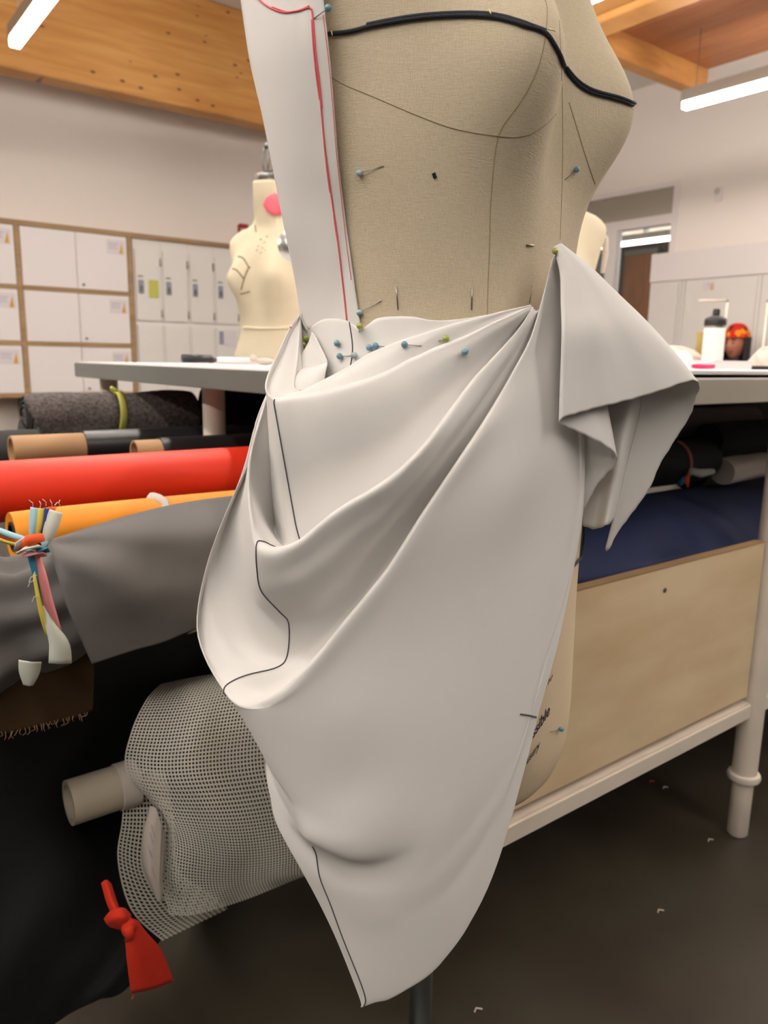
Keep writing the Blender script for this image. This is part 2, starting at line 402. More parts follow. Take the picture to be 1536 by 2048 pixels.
lk = ['first white locker beside the oak post with a yellow notice on its door', 'second white locker from the oak post without notices', 'third white locker from the oak post', 'fourth white locker with paper on its lower door beside the far form']
for i in range(5):
    L_ = lk[i] if i < 4 else 'white locker hidden behind the dress form'
    locker(2.245+i*.229, L_, i == 0, i == 3)
for q_ in [x for x in bpy.data.objects if x.parent is None and x.name.split('.')[0] in ('locker', 'storage_cabinet')]: q_.location.z += .06
# alarm sign
p = ony(484, 460, WL); s_ = 10.5/F_PX*proj(p)[2]
o = empty('alarm_box', p, 'small red fire alarm box on the wall above the lockers', 'alarm')
MB().box((p[0]-s_, WL-.05, p[2]-s_), (p[0]+s_, WL-.001, p[2]+s_), .01).done('housing', mat('alarm_red', (160, 18, 24), .4), o)
tx = bpy.data.curves.new('t', 'FONT'); tx.body = 'FIRE'; tx.size = .042; tx.extrude = .001; tx.align_x = 'CENTER'; tx.offset = .0008
t_ = bpy.data.objects.new('t', tx); col.objects.link(t_)
me = bpy.data.meshes.new_from_object(t_.evaluated_get(bpy.context.evaluated_depsgraph_get())); bpy.data.objects.remove(t_)
me.transform(Matrix.Translation((p[0], WL-.0515, p[2]-.025)) @ Matrix.Rotation(math.pi/2, 4, 'X')); me.materials.clear()
link('lettering', me, M['white'], o)
# strobe on the right wall
p = onx(1440, 388, WR)
o = empty('strobe', p, 'small white wall strobe high on the right wall', 'alarm')
MB().box((WR-.04, p[1]-.035, p[2]-.07), (WR-.001, p[1]+.035, p[2]+.07), .012).done('housing', M['white'], o)
MB().sphere((WR-.05, p[1], p[2]+.02), .028, 12, (.6, 1, 1)).done('lens', M['offwhite'], o, True)
# ------------------------------------------------------------------ white cabinets on the right
XF = 6.62
cb = empty('white_cabinet', (XF, 3.5, 0), 'tall white cabinet wall with framed sliding doors behind the seated person', 'cabinet')
q0 = onx(1306, 509, XF); q1 = onx(1304, 566, XF); yE = q0[1]
MB().box((XF, -.6, 0), (WR-.005, yE, q1[2]+.0), .002).done('body', M['locker'], cb)
MB().box((XF-.02, -.6, q1[2]+.004), (WR-.005, yE, q0[2]), .003).done('top_panel', M['white'], cb)
ys = [onx(1366, 600, XF)[1], onx(1516, 600, XF)[1]]; ys.append(ys[1]-(ys[0]-ys[1])); ys.append(ys[2]-(ys[0]-ys[1]))
d0 = MB().box((XF-.012, ys[0]+.05, .05), (XF-.001, yE-.01, q1[2]-.02), .002).done('side_panel', M['locker'], cb)
for i in range(3):
    b, a = ys[i], ys[i+1]
    dd = MB().box((XF-.018, a+.03, .05), (XF-.004, b-.03, q1[2]-.03), .003).done('door', M['locker'], cb)
    r_ = MB().box((XF-.03, b-.028, .03), (XF-.002, b+.002, q1[2]-.005), .004).box((XF-.03, b+.006, .03), (XF-.002, b+.036, q1[2]-.005), .004)
    r_.done('door_rail', M['locker'], cb)
p = onx(1433, 562, XF)
label_card(p[1], p[2], XF-.019, cb, .115, .08, axis='x')
# ------------------------------------------------------------------ cutting table
TX0, TX1, TY0, TY1, TT = .62, 4.3, .635, 2.19, .922
tb = empty('cutting_table', (TX0, TY0, 0), 'long white cutting table with a pale edge band standing behind the draped form', 'table')
MB().box((TX0+.004, TY0+.004, .887), (TX1-.004, TY1-.004, TT), .002).done('tabletop', M['tabletop'], tb)
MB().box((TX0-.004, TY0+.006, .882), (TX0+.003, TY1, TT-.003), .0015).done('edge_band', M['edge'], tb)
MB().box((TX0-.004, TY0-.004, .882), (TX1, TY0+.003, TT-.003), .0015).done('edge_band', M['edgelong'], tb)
def leg(x, y):
    m = MB(); R_ = .024
    m.lathe([(0, .13), (R_-.001, .13), (R_, .14), (R_, .881), (0, .881)], (x, y, 0), 24)
    m.lathe([(0, .124), (.030, .124), (.032, .130), (.030, .137), (.02, .140)], (x, y, 0), 24)
    l = m.done('leg', M['steelw'], tb); auto(l, 50)
    auto(MB().lathe([(0, 0), (.017, 0), (.02, .004), (.02, .124), (0, .124)], (x, y, 0), 20).done('leveling_foot', M['steelw'], l), 50)
LX = (.70, 1.445, 2.24, 3.2, 4.2)
for x in LX:
    for y in ((.95, 1.54, 2.17) if x < 1 else (.672, 2.17)): leg(x+(.018 if (x < 1 and 1.5 < y < 2) else 0), y)
for a, b in zip(LX, LX[1:]):
    for y in (.672, 2.17):
        if a < 1 and y < 1: a -= .04
        MB().box((a+.0245, y-.012, .264), (b-.0245, y+.018, .298), .004).done('lower_rail', M['steelw'], tb)
MB().box((LX[0]-.012, .98, .264), (LX[0]+.018, 2.14, .298), .004).done('lower_rail', M['steelw'], tb)
MB().box((LX[4]-.012, .70, .264), (LX[4]+.018, 2.14, .298), .004).done('lower_rail', M['steelw'], tb)
MB().box((.73, .692, .2985), (4.15, 2.14, .310), .002).done('shelf', M['ply'], tb)
def bin_(x0, x1, label):
    o = empty('plywood_bin', (x0, .68, .305), label, 'bin')
    MB().box((x0, .668, .3105), (x1, .686, .619), .001).done('front_panel', M['ply'], o)
    MB().box((x0+.001, .6675, .6192), (x1-.001, .6865, .6206)).done('top_edge', M['plyedge'], o)
    MB().box((x0, .687, .3105), (x0+.018, 1.25, .56), .001).done('side_panel', M['ply'], o)
    MB().box((x1-.018, .687, .3105), (x1, 1.25, .56), .001).done('side_panel', M['ply'], o)
    MB().box((x0+.018, 1.232, .3105), (x1-.018, 1.25, .56), .001).done('back_panel', M['ply'], o)
    p = ony(1329, 1180, .668)
    if x0 < 1: MB().lathe([(0, 0), (.004, 0), (.0042, -.001), (.002, -.0014), (0, -.0006)], (p[0], .6675, p[2]), 12, (0, 1, 0)).done('screw', M['darksteel'], o, True)
bin_(.735, 1.412, 'birch plywood storage bin on the table shelf beneath the navy cloth')
bin_(1.475, 2.2, 'second plywood bin mostly hidden right of the white leg')

# ------------------------------------------------------------------ fabric rolls (all lie along X)
def xroll(name, label, x0, x1, y, z, r, m, core=None, corem=None, cx=.0, wob=.03, cat='fabric roll', sag=0, seed=1, n=40, spiral=True, grp=None, ysc=1.):
    o = empty(name, (x0, y, z-r), label, cat, grp)
    rs = random.Random(seed); ph = [rs.uniform(0, 6.28) for _ in range(6)]
    rows = []; N = 24
    for i in range(N+1):
        u = i/N; x = x0+(x1-x0)*u; row = []
        for k in range(n):
            a = 2*math.pi*k/n
            rr = r*(1+wob*(math.sin(2*a+ph[0]+u*2)*.5+math.sin(3*a+ph[1]-u*5)*.3+.35*math.sin(5*a+ph[2]+u*9)*math.sin(u*7+ph[3])))
            if i in (0, N): rr *= .97
            row.append((x, y+rr*math.cos(a)*ysc, z+rr*math.sin(a)-sag*math.sin(math.pi*u)))
        rows.append(row)
    mb = MB(); V = mb.grid(rows, True)
    if core:
        for R_, s in ((V[0], -1), (V[-1], 1)):
            xx = rows[0 if s < 0 else -1][0][0]
            inner = [mb.bm.verts.new((xx+.002*s*-1, y+core*math.cos(2*math.pi*k/n), z+core*math.sin(2*math.pi*k/n))) for k in range(n)]
            for k in range(n): mb.bm.faces.new((R_[k], R_[(k+1) % n], inner[(k+1) % n], inner[k]))
    else: mb.bm.faces.new(V[0]); mb.bm.faces.new(V[-1])
    auto(mb.done('rolled_cloth' if corem else 'roll_body', m, o), 50)
    if core and corem:
        auto(MB().lathe([(core*.98, 0), (core*.98, x1-x0+2*cx), (core*.80, x1-x0+2*cx), (core*.80, 0), (core*.98, 0)], (x0-cx, y, z), 28, (1, 0, 0)).done('cardboard_core', corem, o), 50)
    return o
def rp(px, top, bot, y):
    a = ony(px, top, y); b = ony(px, bot, y); return a[0], (a[2]+b[2])/2, (a[2]-b[2])/2
# red
xroll('vinyl_roll', 'glossy red orange vinyl roll lying at the front of the stack', -.30, 1.20, 1.20, .744, .0445, M['red'], core=.03, corem=M['card'], wob=.015, seed=2)
# amber
xroll('fabric_roll', 'amber yellow cloth roll squeezed between the red and grey rolls', .207, 1.2, 1.065, .706, .0335, M['orange'], core=.02, corem=M['blackroll'], wob=.06, seed=3)
pts = []
for k in range(9):
    a = math.pi*(.12+.75*k/8); p = ony(303, 1010, 1.0)
    pts.append((p[0]+.03+.006*math.sin(k), 1.065+.0365*math.cos(math.pi-a), .706+.0365*math.sin(a)))
tag(MB().tube(pts, .006, 8, flat=(0, 0, 1)).done('white_tie', M['offwhite'], smooth=True, local=pts[0]), 'narrow white band tied around the amber cloth roll', 'tie')
# big grey roll, pinched by a tie at x~.16
GX, GY, GZ, GR = .165, .86, .660, .085
def grey_r(x, a):
    d = (x-GX); pinch = .30*math.exp(-(d/.035)**2)
    fold = .07*math.sin(9*a+1.3)*math.exp(-(d/.09)**2)+.035*math.sin(5*a+x*14)*math.exp(-((x-.30)/.2)**2)+.03*math.sin(3*a-x*20)
    g = min(1, max(0, (x-.17)/.07)); return (GR-.024*g)*(1-pinch+fold)
o = empty('fabric_roll', (GX, GY, GZ-GR), 'thick dark grey cloth roll cinched by a multicoloured rag tie', 'fabric roll')
rows = []
for i in range(70):
    x = -.35+1.07*i/69; rows.append([(x, GY+grey_r(x, 2*math.pi*k/72)*math.cos(2*math.pi*k/72), GZ+.022*min(1, max(0, (x-.17)/.07))+grey_r(x, 2*math.pi*k/72)*math.sin(2*math.pi*k/72)) for k in range(72)])
mb = MB(); V = mb.grid(rows, True); mb.bm.faces.new(V[0]); mb.bm.faces.new(V[-1]); mb.done('rolled_cloth', M['grey'], o, True)
# hanging flap of the same cloth; given as pixel rows at real depths
def sheet(name, rows, m, parent=None, nu=60, sub=8, th=.0012, wig=None, plane=None, solidm=True, label=None, cat=None, fn=None):
    """rows: lists of (px,py,y_world)"""
    R_ = [resample(r, nu) for r in rows]
    D = loft_rows(R_, sub); P = []
    for i, r in enumerate(D):
        row = []
        for j, p in enumerate(r):
            q = ony(p[0], p[1], p[2] + (wig(i/len(D), j/nu) if wig else 0)); row.append(q)
        P.append(row)
    mb = MB(); mb.grid(P)
    if parent is None:
        c = P[0][0]; ob = mb.done(name, m, smooth=True, local=c); tag(ob, label, cat)
    else: ob = mb.done(name, m, parent, True)
    if solidm: solid(ob, th)
    return ob
sheet('cloth_flap', [
    [(100, 1080, .85), (200, 1048, .86), (300, 1020, .86), (390, 1002, .87), (520, 985, .89), (640, 965, .91)],
    [(112, 1140, .785), (220, 1100, .79), (330, 1080, .795), (430, 1060, .80), (540, 1040, .81), (660, 1010, .83)],
    [(135, 1215, .765), (240, 1185, .765), (345, 1160, .77), (440, 1140, .775), (550, 1110, .785), (670, 1080, .80)],
    [(165, 1285, .760), (260, 1255, .762), (360, 1225, .766), (450, 1200, .77), (560, 1165, .78), (680, 1130, .79)],
    [(184, 1328, .758), (270, 1300, .760), (330, 1283, .764), (400, 1255, .768), (560, 1205, .775), (690, 1165, .785)]],
    M['grey'], o, wig=lambda u, v: .013*math.sin(10*math.atan2(u+.02, v*1.2+.05)+3*v)*min(1, 5*math.hypot(u, v))*math.exp(-1.4*math.hypot(u, v))*(1-.6*u)+.005*math.sin(v*15+u*4)*(1-u))
sheet('cloth_underside', [[(392, 1256, .80), (430, 1240, .81), (470, 1225, .82)], [(375, 1268, .80), (415, 1256, .81), (470, 1243, .82)]], M['card'], o, nu=10, sub=3)
# brown cloth under the grey roll
sheet('hanging_cloth', [
    [(-60, 1300, .83), (60, 1290, .84), (186, 1270, .85)],
    [(-60, 1360, .82), (60, 1345, .83), (188, 1325, .84)],
    [(-60, 1475, .82), (20, 1465, .825), (90, 1450, .83), (150, 1435, .835), (186, 1420, .84)]], M['brown'],
    label='dark olive brown cloth with a frayed hem hanging under the grey roll', cat='cloth', wig=lambda u, v: .006*math.sin(v*9))
fz = MB()
for i in range(26):
    x = -10+i*7.5+random.uniform(-3, 3); y = 1468-(x*.22)*(1)+random.uniform(-3, 2)
    y = 1466-.0*x-(max(0, x-20)*.25)
    L_ = random.uniform(4, 14); a = ony(x, y-3, .822); b = ony(x+random.uniform(-5, 5), y+L_*.6, .82); c = ony(x+random.uniform(-8, 8), y+L_, .822)
    fz.tube([a, b, c], .0004, 4)
ho = [x for x in bpy.data.objects if x.name.startswith('hanging_cloth')][0]
fz.done('fringe', M['kraft'], ho)['kind'] = 'stuff'
# black hanging mass, reaching the floor
sheet('hanging_cloth', [
    [(-90, 1330, .93), (60, 1320, .93), (200, 1280, .93), (330, 1262, .94), (420, 1240, .96), (600, 1200, 1.0)],
    [(-90, 1420, .90), (60, 1410, .93), (190, 1400, .97), (300, 1390, 1.0), (420, 1370, 1.02), (600, 1340, 1.05)],
    [(-90, 1600, .88), (40, 1600, .93), (150, 1600, 1.0), (260, 1590, 1.04), (400, 1560, 1.08), (600, 1500, 1.1)],
    [(-90, 1760, .84), (40, 1770, .87), (150, 1780, .90), (240, 1770, .96), (330, 1700, 1.0), (560, 1640, 1.1)],
    [(-90, 1900, .83), (40, 1910, .85), (140, 1915, .87), (230, 1900, .90), (300, 1860, .95), (420, 1790, 1.12)],
    [(-90, 2010, .87), (40, 2010, .88), (140, 2000, .89), (215, 1985, .90), (265, 1950, .91), (300, 1890, .98)],
    [(-90, 2110, .935), (60, 2072, .95), (120, 2040, .96), (170, 2003, .965), (230, 1992, .965), (258, 1972, .97)]],
    M['black'], nu=70, label='large black cloth draped from the rolls down to the floor at lower left', cat='cloth',
    wig=lambda u, v: .012*math.sin(v*11+u*4)+.006*math.sin(v*27+u*7))
# black rolls added to stand in for the darkness under the table
xroll('fabric_roll', 'fat black cloth roll added as dark fill deep under the tabletop behind the red roll', .78, 1.42, 1.375, .745, .100, M['black'], core=.03, corem=M['card'], wob=.05, seed=5)
xroll('fabric_roll', 'black cloth roll added to darken the space behind the white inner leg', .80, 1.19, 1.74, .80, .078, M['black'], core=.03, corem=M['card'], wob=.05, seed=6)
xroll('fabric_roll', 'black cloth bundle added as dark fill at the far side beneath the table', .45, 1.45, 1.85, .665, .075, M['black'], core=.03, corem=M['card'], wob=.05, seed=9)
xroll('fabric_roll', 'black cloth roll added as dark fill, lowest under the mesh and the red roll', .40, 1.42, 1.36, .55, .085, M['black'], core=.03, corem=M['card'], wob=.05, seed=7)
xroll('fabric_roll', 'black cloth roll added as dark fill behind the hanging black cloth', .36, 1.35, 1.36, .385, .07, M['black'], core=.03, corem=M['card'], wob=.05, seed=8)
# kraft tubes with black wrap
x, z, r = rp(100, 868, 926, 1.62)
o = empty('cardboard_tube', (x, 1.62, z-r), 'brown cardboard tube with a black wrapped length beyond its bare end', 'tube')
xa = ony(38, 895, 1.55)[0]; xb = ony(187, 893, 1.55)[0]
auto(MB().lathe([(r, 0), (r, xb-xa+.3), (r*.84, xb-xa+.3), (r*.84, 0), (r, 0)], (xa, 1.62, z), 32, (1, 0, 0)).done('tube_body', M['kraft'], o), 50)
auto(MB().lathe([(r+.001, 0), (r+.004, .0), (r+.004, .8), (r+.001, .8)], (xb, 1.62, z), 32, (1, 0, 0)).done('black_wrap', M['blackroll'], o), 50)
x, z, r = rp(285, 880, 930, 1.45); xa = ony(268, 895, 1.45)[0]
o = empty('cardboard_tube', (xa, 1.45, z-r), 'short brown cardboard tube end peeking above the red roll', 'tube')
auto(MB().lathe([(r, 0), (r, .06), (r*.84, .06), (r*.84, 0), (r, 0)], (xa, 1.45, z), 28, (1, 0, 0)).done('tube_body', M['kraft'], o), 50)
auto(MB().lathe([(r+.0005, 0), (r+.003, .0), (r+.003, .3), (0, .3)], (xa+.05, 1.45, z), 28, (1, 0, 0)).done('black_wrap', M['blackroll'], o), 50)
xroll('fabric_roll', 'dark charcoal cloth roll at the left edge behind the brown tube', -.25, .40, 1.72, .735, .05, M['charcoal'], wob=.06, seed=11)
tag(xroll('fabric_roll', 'pale green cloth roll end low at the left edge behind the red roll', -.25, .30, 1.47, .705, .035, mat('sage_cloth', (150, 146, 104), .85), wob=.05, seed=12), None)
# grey fleece roll
FZ = .5*(.846+.744)
o = empty('fleece_roll', (.42, 1.82, .745), 'nubby grey fleece roll bound by a lime tie under the table end', 'fabric roll')
rows = []
for i in range(60):
    u = i/59; x = .405+.38*u; r0 = .052+.004*math.sin(u*9); row = []
    for k in range(80):
        a = 2*math.pi*k/80; pin = .10*math.exp(-((x-.60)/.012)**2)
        rr = r0*(1-pin+.03*math.sin(3*a+u*5))+random.uniform(-.0006, .0006)
        if math.sin(a) < -.2 and math.cos(a) < .2: rr += .007*max(0, math.sin((a-3.5)*2.2))
        row.append((x+(.012*math.sin(2*a) if i == 0 else 0), 1.82+rr*math.cos(a)*1.12, .803+rr*math.sin(a)))
    rows.append(row)
mb = MB(); V = mb.grid(rows, True); inner = [mb.bm.verts.new((.412, 1.82+.03*math.cos(2*math.pi*k/80), .803+.03*math.sin(2*math.pi*k/80))) for k in range(80)]
for k in range(80): mb.bm.faces.new((V[0][k], V[0][(k+1) % 80], inner[(k+1) % 80], inner[k]))
mb.bm.faces.new(inner); mb.bm.faces.new(V[-1]); mb.done('rolled_cloth', M['fleece'], o, True)
mb = MB()
for q, rr in ((0, .046), (1, .036), (2, .026)):
    mb.tube([(.404-.002*q, 1.82+rr*math.cos(a)*(1.1+.1*math.sin(3*a+q)), .803+rr*math.sin(a)) for a in np.linspace(.4*q, 5.6+.2*q, 26)], .003, 6)
mb.done('rolled_edge', M['charcoal'], o, True)
TX = ony(243, 820, 1.76)[0]
pts = [(TX+.012*(k/14), 1.82-.0585*math.cos(a)*1.08, .803+.0555*math.sin(a)) for k, a in enumerate(np.linspace(-1.0, 1.9, 15))]
o = empty('lime_tie', pts[10], 'lime yellow cloth tie knotted around the grey fleece roll', 'tie')
MB().tube(pts, .0095, 10, flat=(0, -.6, .8)).done('band', M['tie_yel'], o, True)
MB().sphere(pts[11], .009, 10, (1.3, .8, .7)).tube([pts[11], (pts[11][0]-.02, pts[11][1]-.01, pts[11][2]+.012)], .004, 6).done('knot', M['tie_yel'], o, True)
xroll('fabric_roll', 'brownish black fleece roll continuing under the table behind the lime tie', 1.035, 1.5, 1.86, .80, .05, M['charcoal'], wob=.05, seed=14)
# ------------------------------------------------------------------ multicolour rag tie
RC = [mat('rag_%s' % n, c, .85) for n, c in (('pale', (196, 200, 190)), ('yellow', (216, 196, 80)), ('blue', (50, 60, 130)), ('teal', (40, 120, 150)), ('orange', (220, 84, 30)), ('rose', (206, 130, 130)), ('pblue', (150, 190, 205)))]
kn = ony(62, 1085, .755)
o = empty('rag_tie', kn, 'multicoloured striped rag knotted around the thick grey roll', 'tie')
def ribbon(pix, y0, wpx, mi, name, dy=0):
    P = resample([(a, b, c, d) for (a, b, c, d) in pix], 16)
    L_, R2 = [], []
    for i, p in enumerate(P):
        t = P[min(i+1, 15)]-P[max(i-1, 0)]; n = np.array([-t[1], t[0]]); n /= np.linalg.norm(n)+1e-9
        hw = p[3]*.68
        L_.append(ony(p[0]+n[0]*hw, p[1]+n[1]*hw, p[2])); R2.append(ony(p[0]-n[0]*hw, p[1]-n[1]*hw, p[2]+.002))
    mid = [(a+b)/2+np.array([0, -.003, 0]) for a, b in zip(L_, R2)]
    mb = MB(); mb.grid([L_, mid, R2]); ob = mb.done(name, RC[mi], o, True); solid(ob, .001); return ob
ribbon([(66, 1080, .752, 8), (68, 1050, .748, 14), (72, 1015, .75, 16)], 0, 0, 6, 'rag_strip')
ribbon([(70, 1078, .75, 8), (77, 1048, .746, 12), (80, 1016, .748, 13)], 0, 0, 1, 'rag_strip')
ribbon([(76, 1078, .75, 6), (88, 1048, .746, 12), (93, 1016, .748, 14)], 0, 0, 2, 'rag_strip')
ribbon([(82, 1082, .749, 6), (98, 1045, .745, 9), (104, 1014, .747, 10)], 0, 0, 4, 'rag_strip')
ribbon([(88, 1092, .746, 8), (100, 1060, .742, 20), (112, 1022, .744, 20)], 0, 0, 0, 'rag_strip')
ribbon([(-30, 1052, .765, 10), (0, 1066, .757, 12), (30, 1078, .75, 10), (50, 1085, .748, 10)], 0, 0, 4, 'rag_strip')
ribbon([(-30, 1064, .765, 8), (0, 1077, .757, 8), (30, 1086, .75, 8), (50, 1090, .748, 8)], 0, 0, 1, 'rag_strip')
ribbon([(-10, 1058, .757, 8), (20, 1070, .75, 9), (40, 1076, .748, 8), (60, 1082, .746, 8)], 0, 0, 6, 'rag_strip')
ribbon([(60, 1100, .748, 12), (72, 1140, .742, 14), (86, 1190, .745, 12), (100, 1240, .752, 10)], 0, 0, 3, 'rag_strip')
ribbon([(70, 1100, .747, 8), (84, 1150, .74, 12), (98, 1210, .743, 14), (116, 1262, .75, 10)], 0, 0, 5, 'rag_strip')
ribbon([(64, 1110, .747, 4), (72, 1170, .74, 5), (84, 1230, .742, 7), (96, 1270, .748, 6)], 0, 0, 1, 'rag_strip')
ribbon([(86, 1210, .745, 6), (100, 1250, .742, 14), (118, 1290, .742, 30), (120, 1326, .744, 34)], 0, 0, 0, 'rag_strip')
ribbon([(60, 1322, .76, 34), (58, 1345, .762, 30), (56, 1370, .764, 14)], 0, 0, 0, 'rag_strip')
for q_, (ci, pp) in enumerate(((0, [(38, 1104, .742), (52, 1096, .732), (70, 1094, .732), (84, 1100, .742)]), (5, [(44, 1112, .742), (60, 1108, .732), (76, 1106, .734), (86, 1112, .744)]), (6, [(84, 1100, .742), (90, 1086, .736), (80, 1074, .742)]), (0, [(36, 1100, .745), (40, 1086, .738), (52, 1078, .742)]), (3, [(74, 1102, .734), (86, 1098, .73), (92, 1104, .74)]))):
    MB().tube([ony(*p) for p in pp], [.004]+[.006]*(len(pp)-2)+[.004], 8, flat=(0, -.5, 1)).done('knot_wrap', RC[ci], o, True)
mb = MB(); mb.tube([ony(40, 1100, .745), ony(58, 1080, .733), ony(78, 1076, .737), ony(88, 1092, .744)], [.003, .005, .005, .003], 8).done('knot_wrap', RC[4], o, True)
mb = MB()
for (x, y) in ((66, 1008), (80, 1010), (92, 1006), (104, 1008), (113, 1012), (122, 1008)):
    mb.tube([ony(x, y+6, .748), ony(x+random.uniform(-5, 2), y-2, .746), ony(x+random.uniform(-9, 5), y-8, .748)], .0004, 4)
for (x, y) in ((66, 1150), (72, 1190), (64, 1160)): mb.tube([ony(x+8, y, .74), ony(x-4, y+4, .736), ony(x-8, y+14, .738)], .0004, 4)
mb.done('loose_threads', RC[0], o)['kind'] = 'stuff'

# ------------------------------------------------------------------ mesh roll
o = empty('mesh_roll', ony(300, 1600, .95), 'white perforated mesh roll on a pale cardboard core under the rolls', 'fabric roll')
def mesh_sheet(name, rows, nu, sub, pitch, th, m, parent, wig=None):
    """sheet with real square holes: each cell of the lattice is inset and its centre removed"""
    R_ = [resample(r, 40) for r in rows]; D = np.array(loft_rows(R_, sub))
    P = np.array([[ony(p[0], p[1], p[2]+(wig(i/len(D), j/40) if wig else 0)) for j, p in enumerate(r)] for i, r in enumerate(D)])
    Lu = np.mean([np.sum(np.linalg.norm(np.diff(P[i], axis=0), axis=1)) for i in range(len(P))]); Lv = np.mean([np.sum(np.linalg.norm(np.diff(P[:, j], axis=0), axis=1)) for j in range(P.shape[1])])
    nU, nV = int(Lu/pitch), int(Lv/pitch)
    def S(u, v):
        a = u*(P.shape[1]-1); b = v*(P.shape[0]-1); i = min(int(b), P.shape[0]-2); j = min(int(a), P.shape[1]-2); fb_, fa = b-i, a-j
        return P[i, j]*(1-fa)*(1-fb_)+P[i, j+1]*fa*(1-fb_)+P[i+1, j]*(1-fa)*fb_+P[i+1, j+1]*fa*fb_
    k = th; us, vs = [], []
    for i in range(nU): us += [i/nU, (i+k)/nU]
    for j in range(nV): vs += [j/nV, (j+k)/nV]
    us.append(1); vs.append(1)
    verts = [S(u, v) for v in vs for u in us]; nu_ = len(us); faces = []
    for j in range(len(vs)-1):
        for i in range(nu_-1):
            if i % 2 == 1 and j % 2 == 1: continue
            a = j*nu_+i; faces.append((a, a+1, a+1+nu_, a+nu_))
    me = bpy.data.meshes.new(name); me.from_pydata([tuple(v) for v in verts], [], faces); me.update()
    return link(name, me, m, parent, True)
wv = lambda u, v: .006*math.sin(v*14+u*3)+.004*math.sin(v*26-u*5)
mesh_sheet('mesh_layer', [
    [(322, 1368, .99), (400, 1352, .99), (500, 1340, 1.0), (640, 1320, 1.02), (760, 1290, 1.04)],
    [(292, 1400, .93), (380, 1392, .925), (480, 1375, .93), (620, 1360, .95), (760, 1330, .97)],
    [(262, 1465, .885), (340, 1465, .87), (460, 1450, .87), (600, 1430, .88), (760, 1400, .9)],
    [(252, 1540, .88), (330, 1550, .85), (460, 1540, .845), (600, 1520, .86), (760, 1490, .88)],
    [(310, 1615, .87), (345, 1635, .848), (470, 1640, .84), (610, 1620, .855), (760, 1590, .87)],
    [(335, 1665, .862), (360, 1690, .85), (480, 1710, .845), (620, 1690, .86), (760, 1650, .88)],
    [(322, 1752, .868), (370, 1765, .86), (490, 1765, .86), (620, 1740, .87), (760, 1700, .89)],
    [(340, 1830, .875), (390, 1830, .87), (490, 1800, .875), (610, 1752, .885), (760, 1700, .9)]],
    0, 6, .0057, .42, M['mesh'], o, wv)
mesh_sheet('mesh_layer', [
    [(250, 1545, .93), (290, 1540, .93), (330, 1540, .93)],
    [(244, 1640, .915), (290, 1640, .91), (350, 1640, .90)],
    [(235, 1720, .905), (290, 1740, .90), (360, 1740, .89)],
    [(262, 1820, .90), (330, 1820, .90), (430, 1790, .90)],
    [(325, 1882, .90), (390, 1850, .905), (456, 1818, .91)]], 0, 6, .0057, .40, M['meshin'], o)
# solid inner roll below the mesh; its dark tone paints the shade behind the holes
mb = MB(); rows = []
for i in range(12):
    x = .36+.36*i/11; rr = .135 if i > 0 else .11
    rows.append([(x, 1.0+rr*math.cos(a)*1.0, .33+rr*math.sin(a)) for a in np.linspace(0, 2*math.pi, 40, endpoint=False)])
V = mb.grid(rows, True); mb.bm.faces.new(V[0]); mb.bm.faces.new(V[-1])
mb.done('rolled_cloth', mat('mesh_inner_dark', (58, 55, 48), .95, bump=.6, bscale=350), o, True)
a = ony(140, 1606, .93); b = ony(290, 1575, .93); a = np.array([a[0], .93, a[2]]); b = np.array([b[0]+.5, .93, a[2]+.0])
ca = ony(137, 1606, .93)
rr = .0285
auto(MB().lathe([(rr, 0), (rr, .085), (rr*.8, .085), (rr*.8, 0), (rr, 0)], (ca[0], .93, ca[2]), 32, (1, 0, 0)).done('cardboard_core', M['card'], o), 50)
auto(MB().lathe([(rr+.0008, .060), (rr+.002, .061), (rr+.002, .085), (rr+.0008, .085)], (ca[0], .93, ca[2]), 32, (1, 0, 0)).done('core_wrap', M['offwhite'], o), 50)
lab = sheet('folded_leaflet', [
    [(300, 1612, .862), (312, 1618, .852), (323, 1650, .85)],
    [(284, 1680, .862), (300, 1690, .848), (322, 1700, .846)],
    [(288, 1740, .862), (300, 1750, .848), (320, 1750, .846)],
    [(308, 1785, .862), (314, 1800, .852), (321, 1806, .85)]], M['offwhite'], label='folded pale paper leaflet tucked into the end of the mesh roll', cat='paper', nu=14)
sheet('folded_page', [
    [(318, 1655, .86), (324, 1655, .858), (329, 1660, .857)],
    [(307, 1725, .858), (318, 1730, .852), (326, 1730, .853)],
    [(308, 1785, .858), (316, 1800, .852), (324, 1800, .853)]], M['offwhite'], lab, nu=8)
mb = MB()
for (x, y, l) in ((303, 1650, 26), (300, 1665, 22), (296, 1690, 26), (300, 1700, 18), (304, 1735, 22)):
    mb.tube([ony(x, y, .844), ony(x+3, y+l*.5, .8435), ony(x+7, y+l, .843)], .0004, 4)
mb.done('printed_lines', M['inkgrey'], lab)
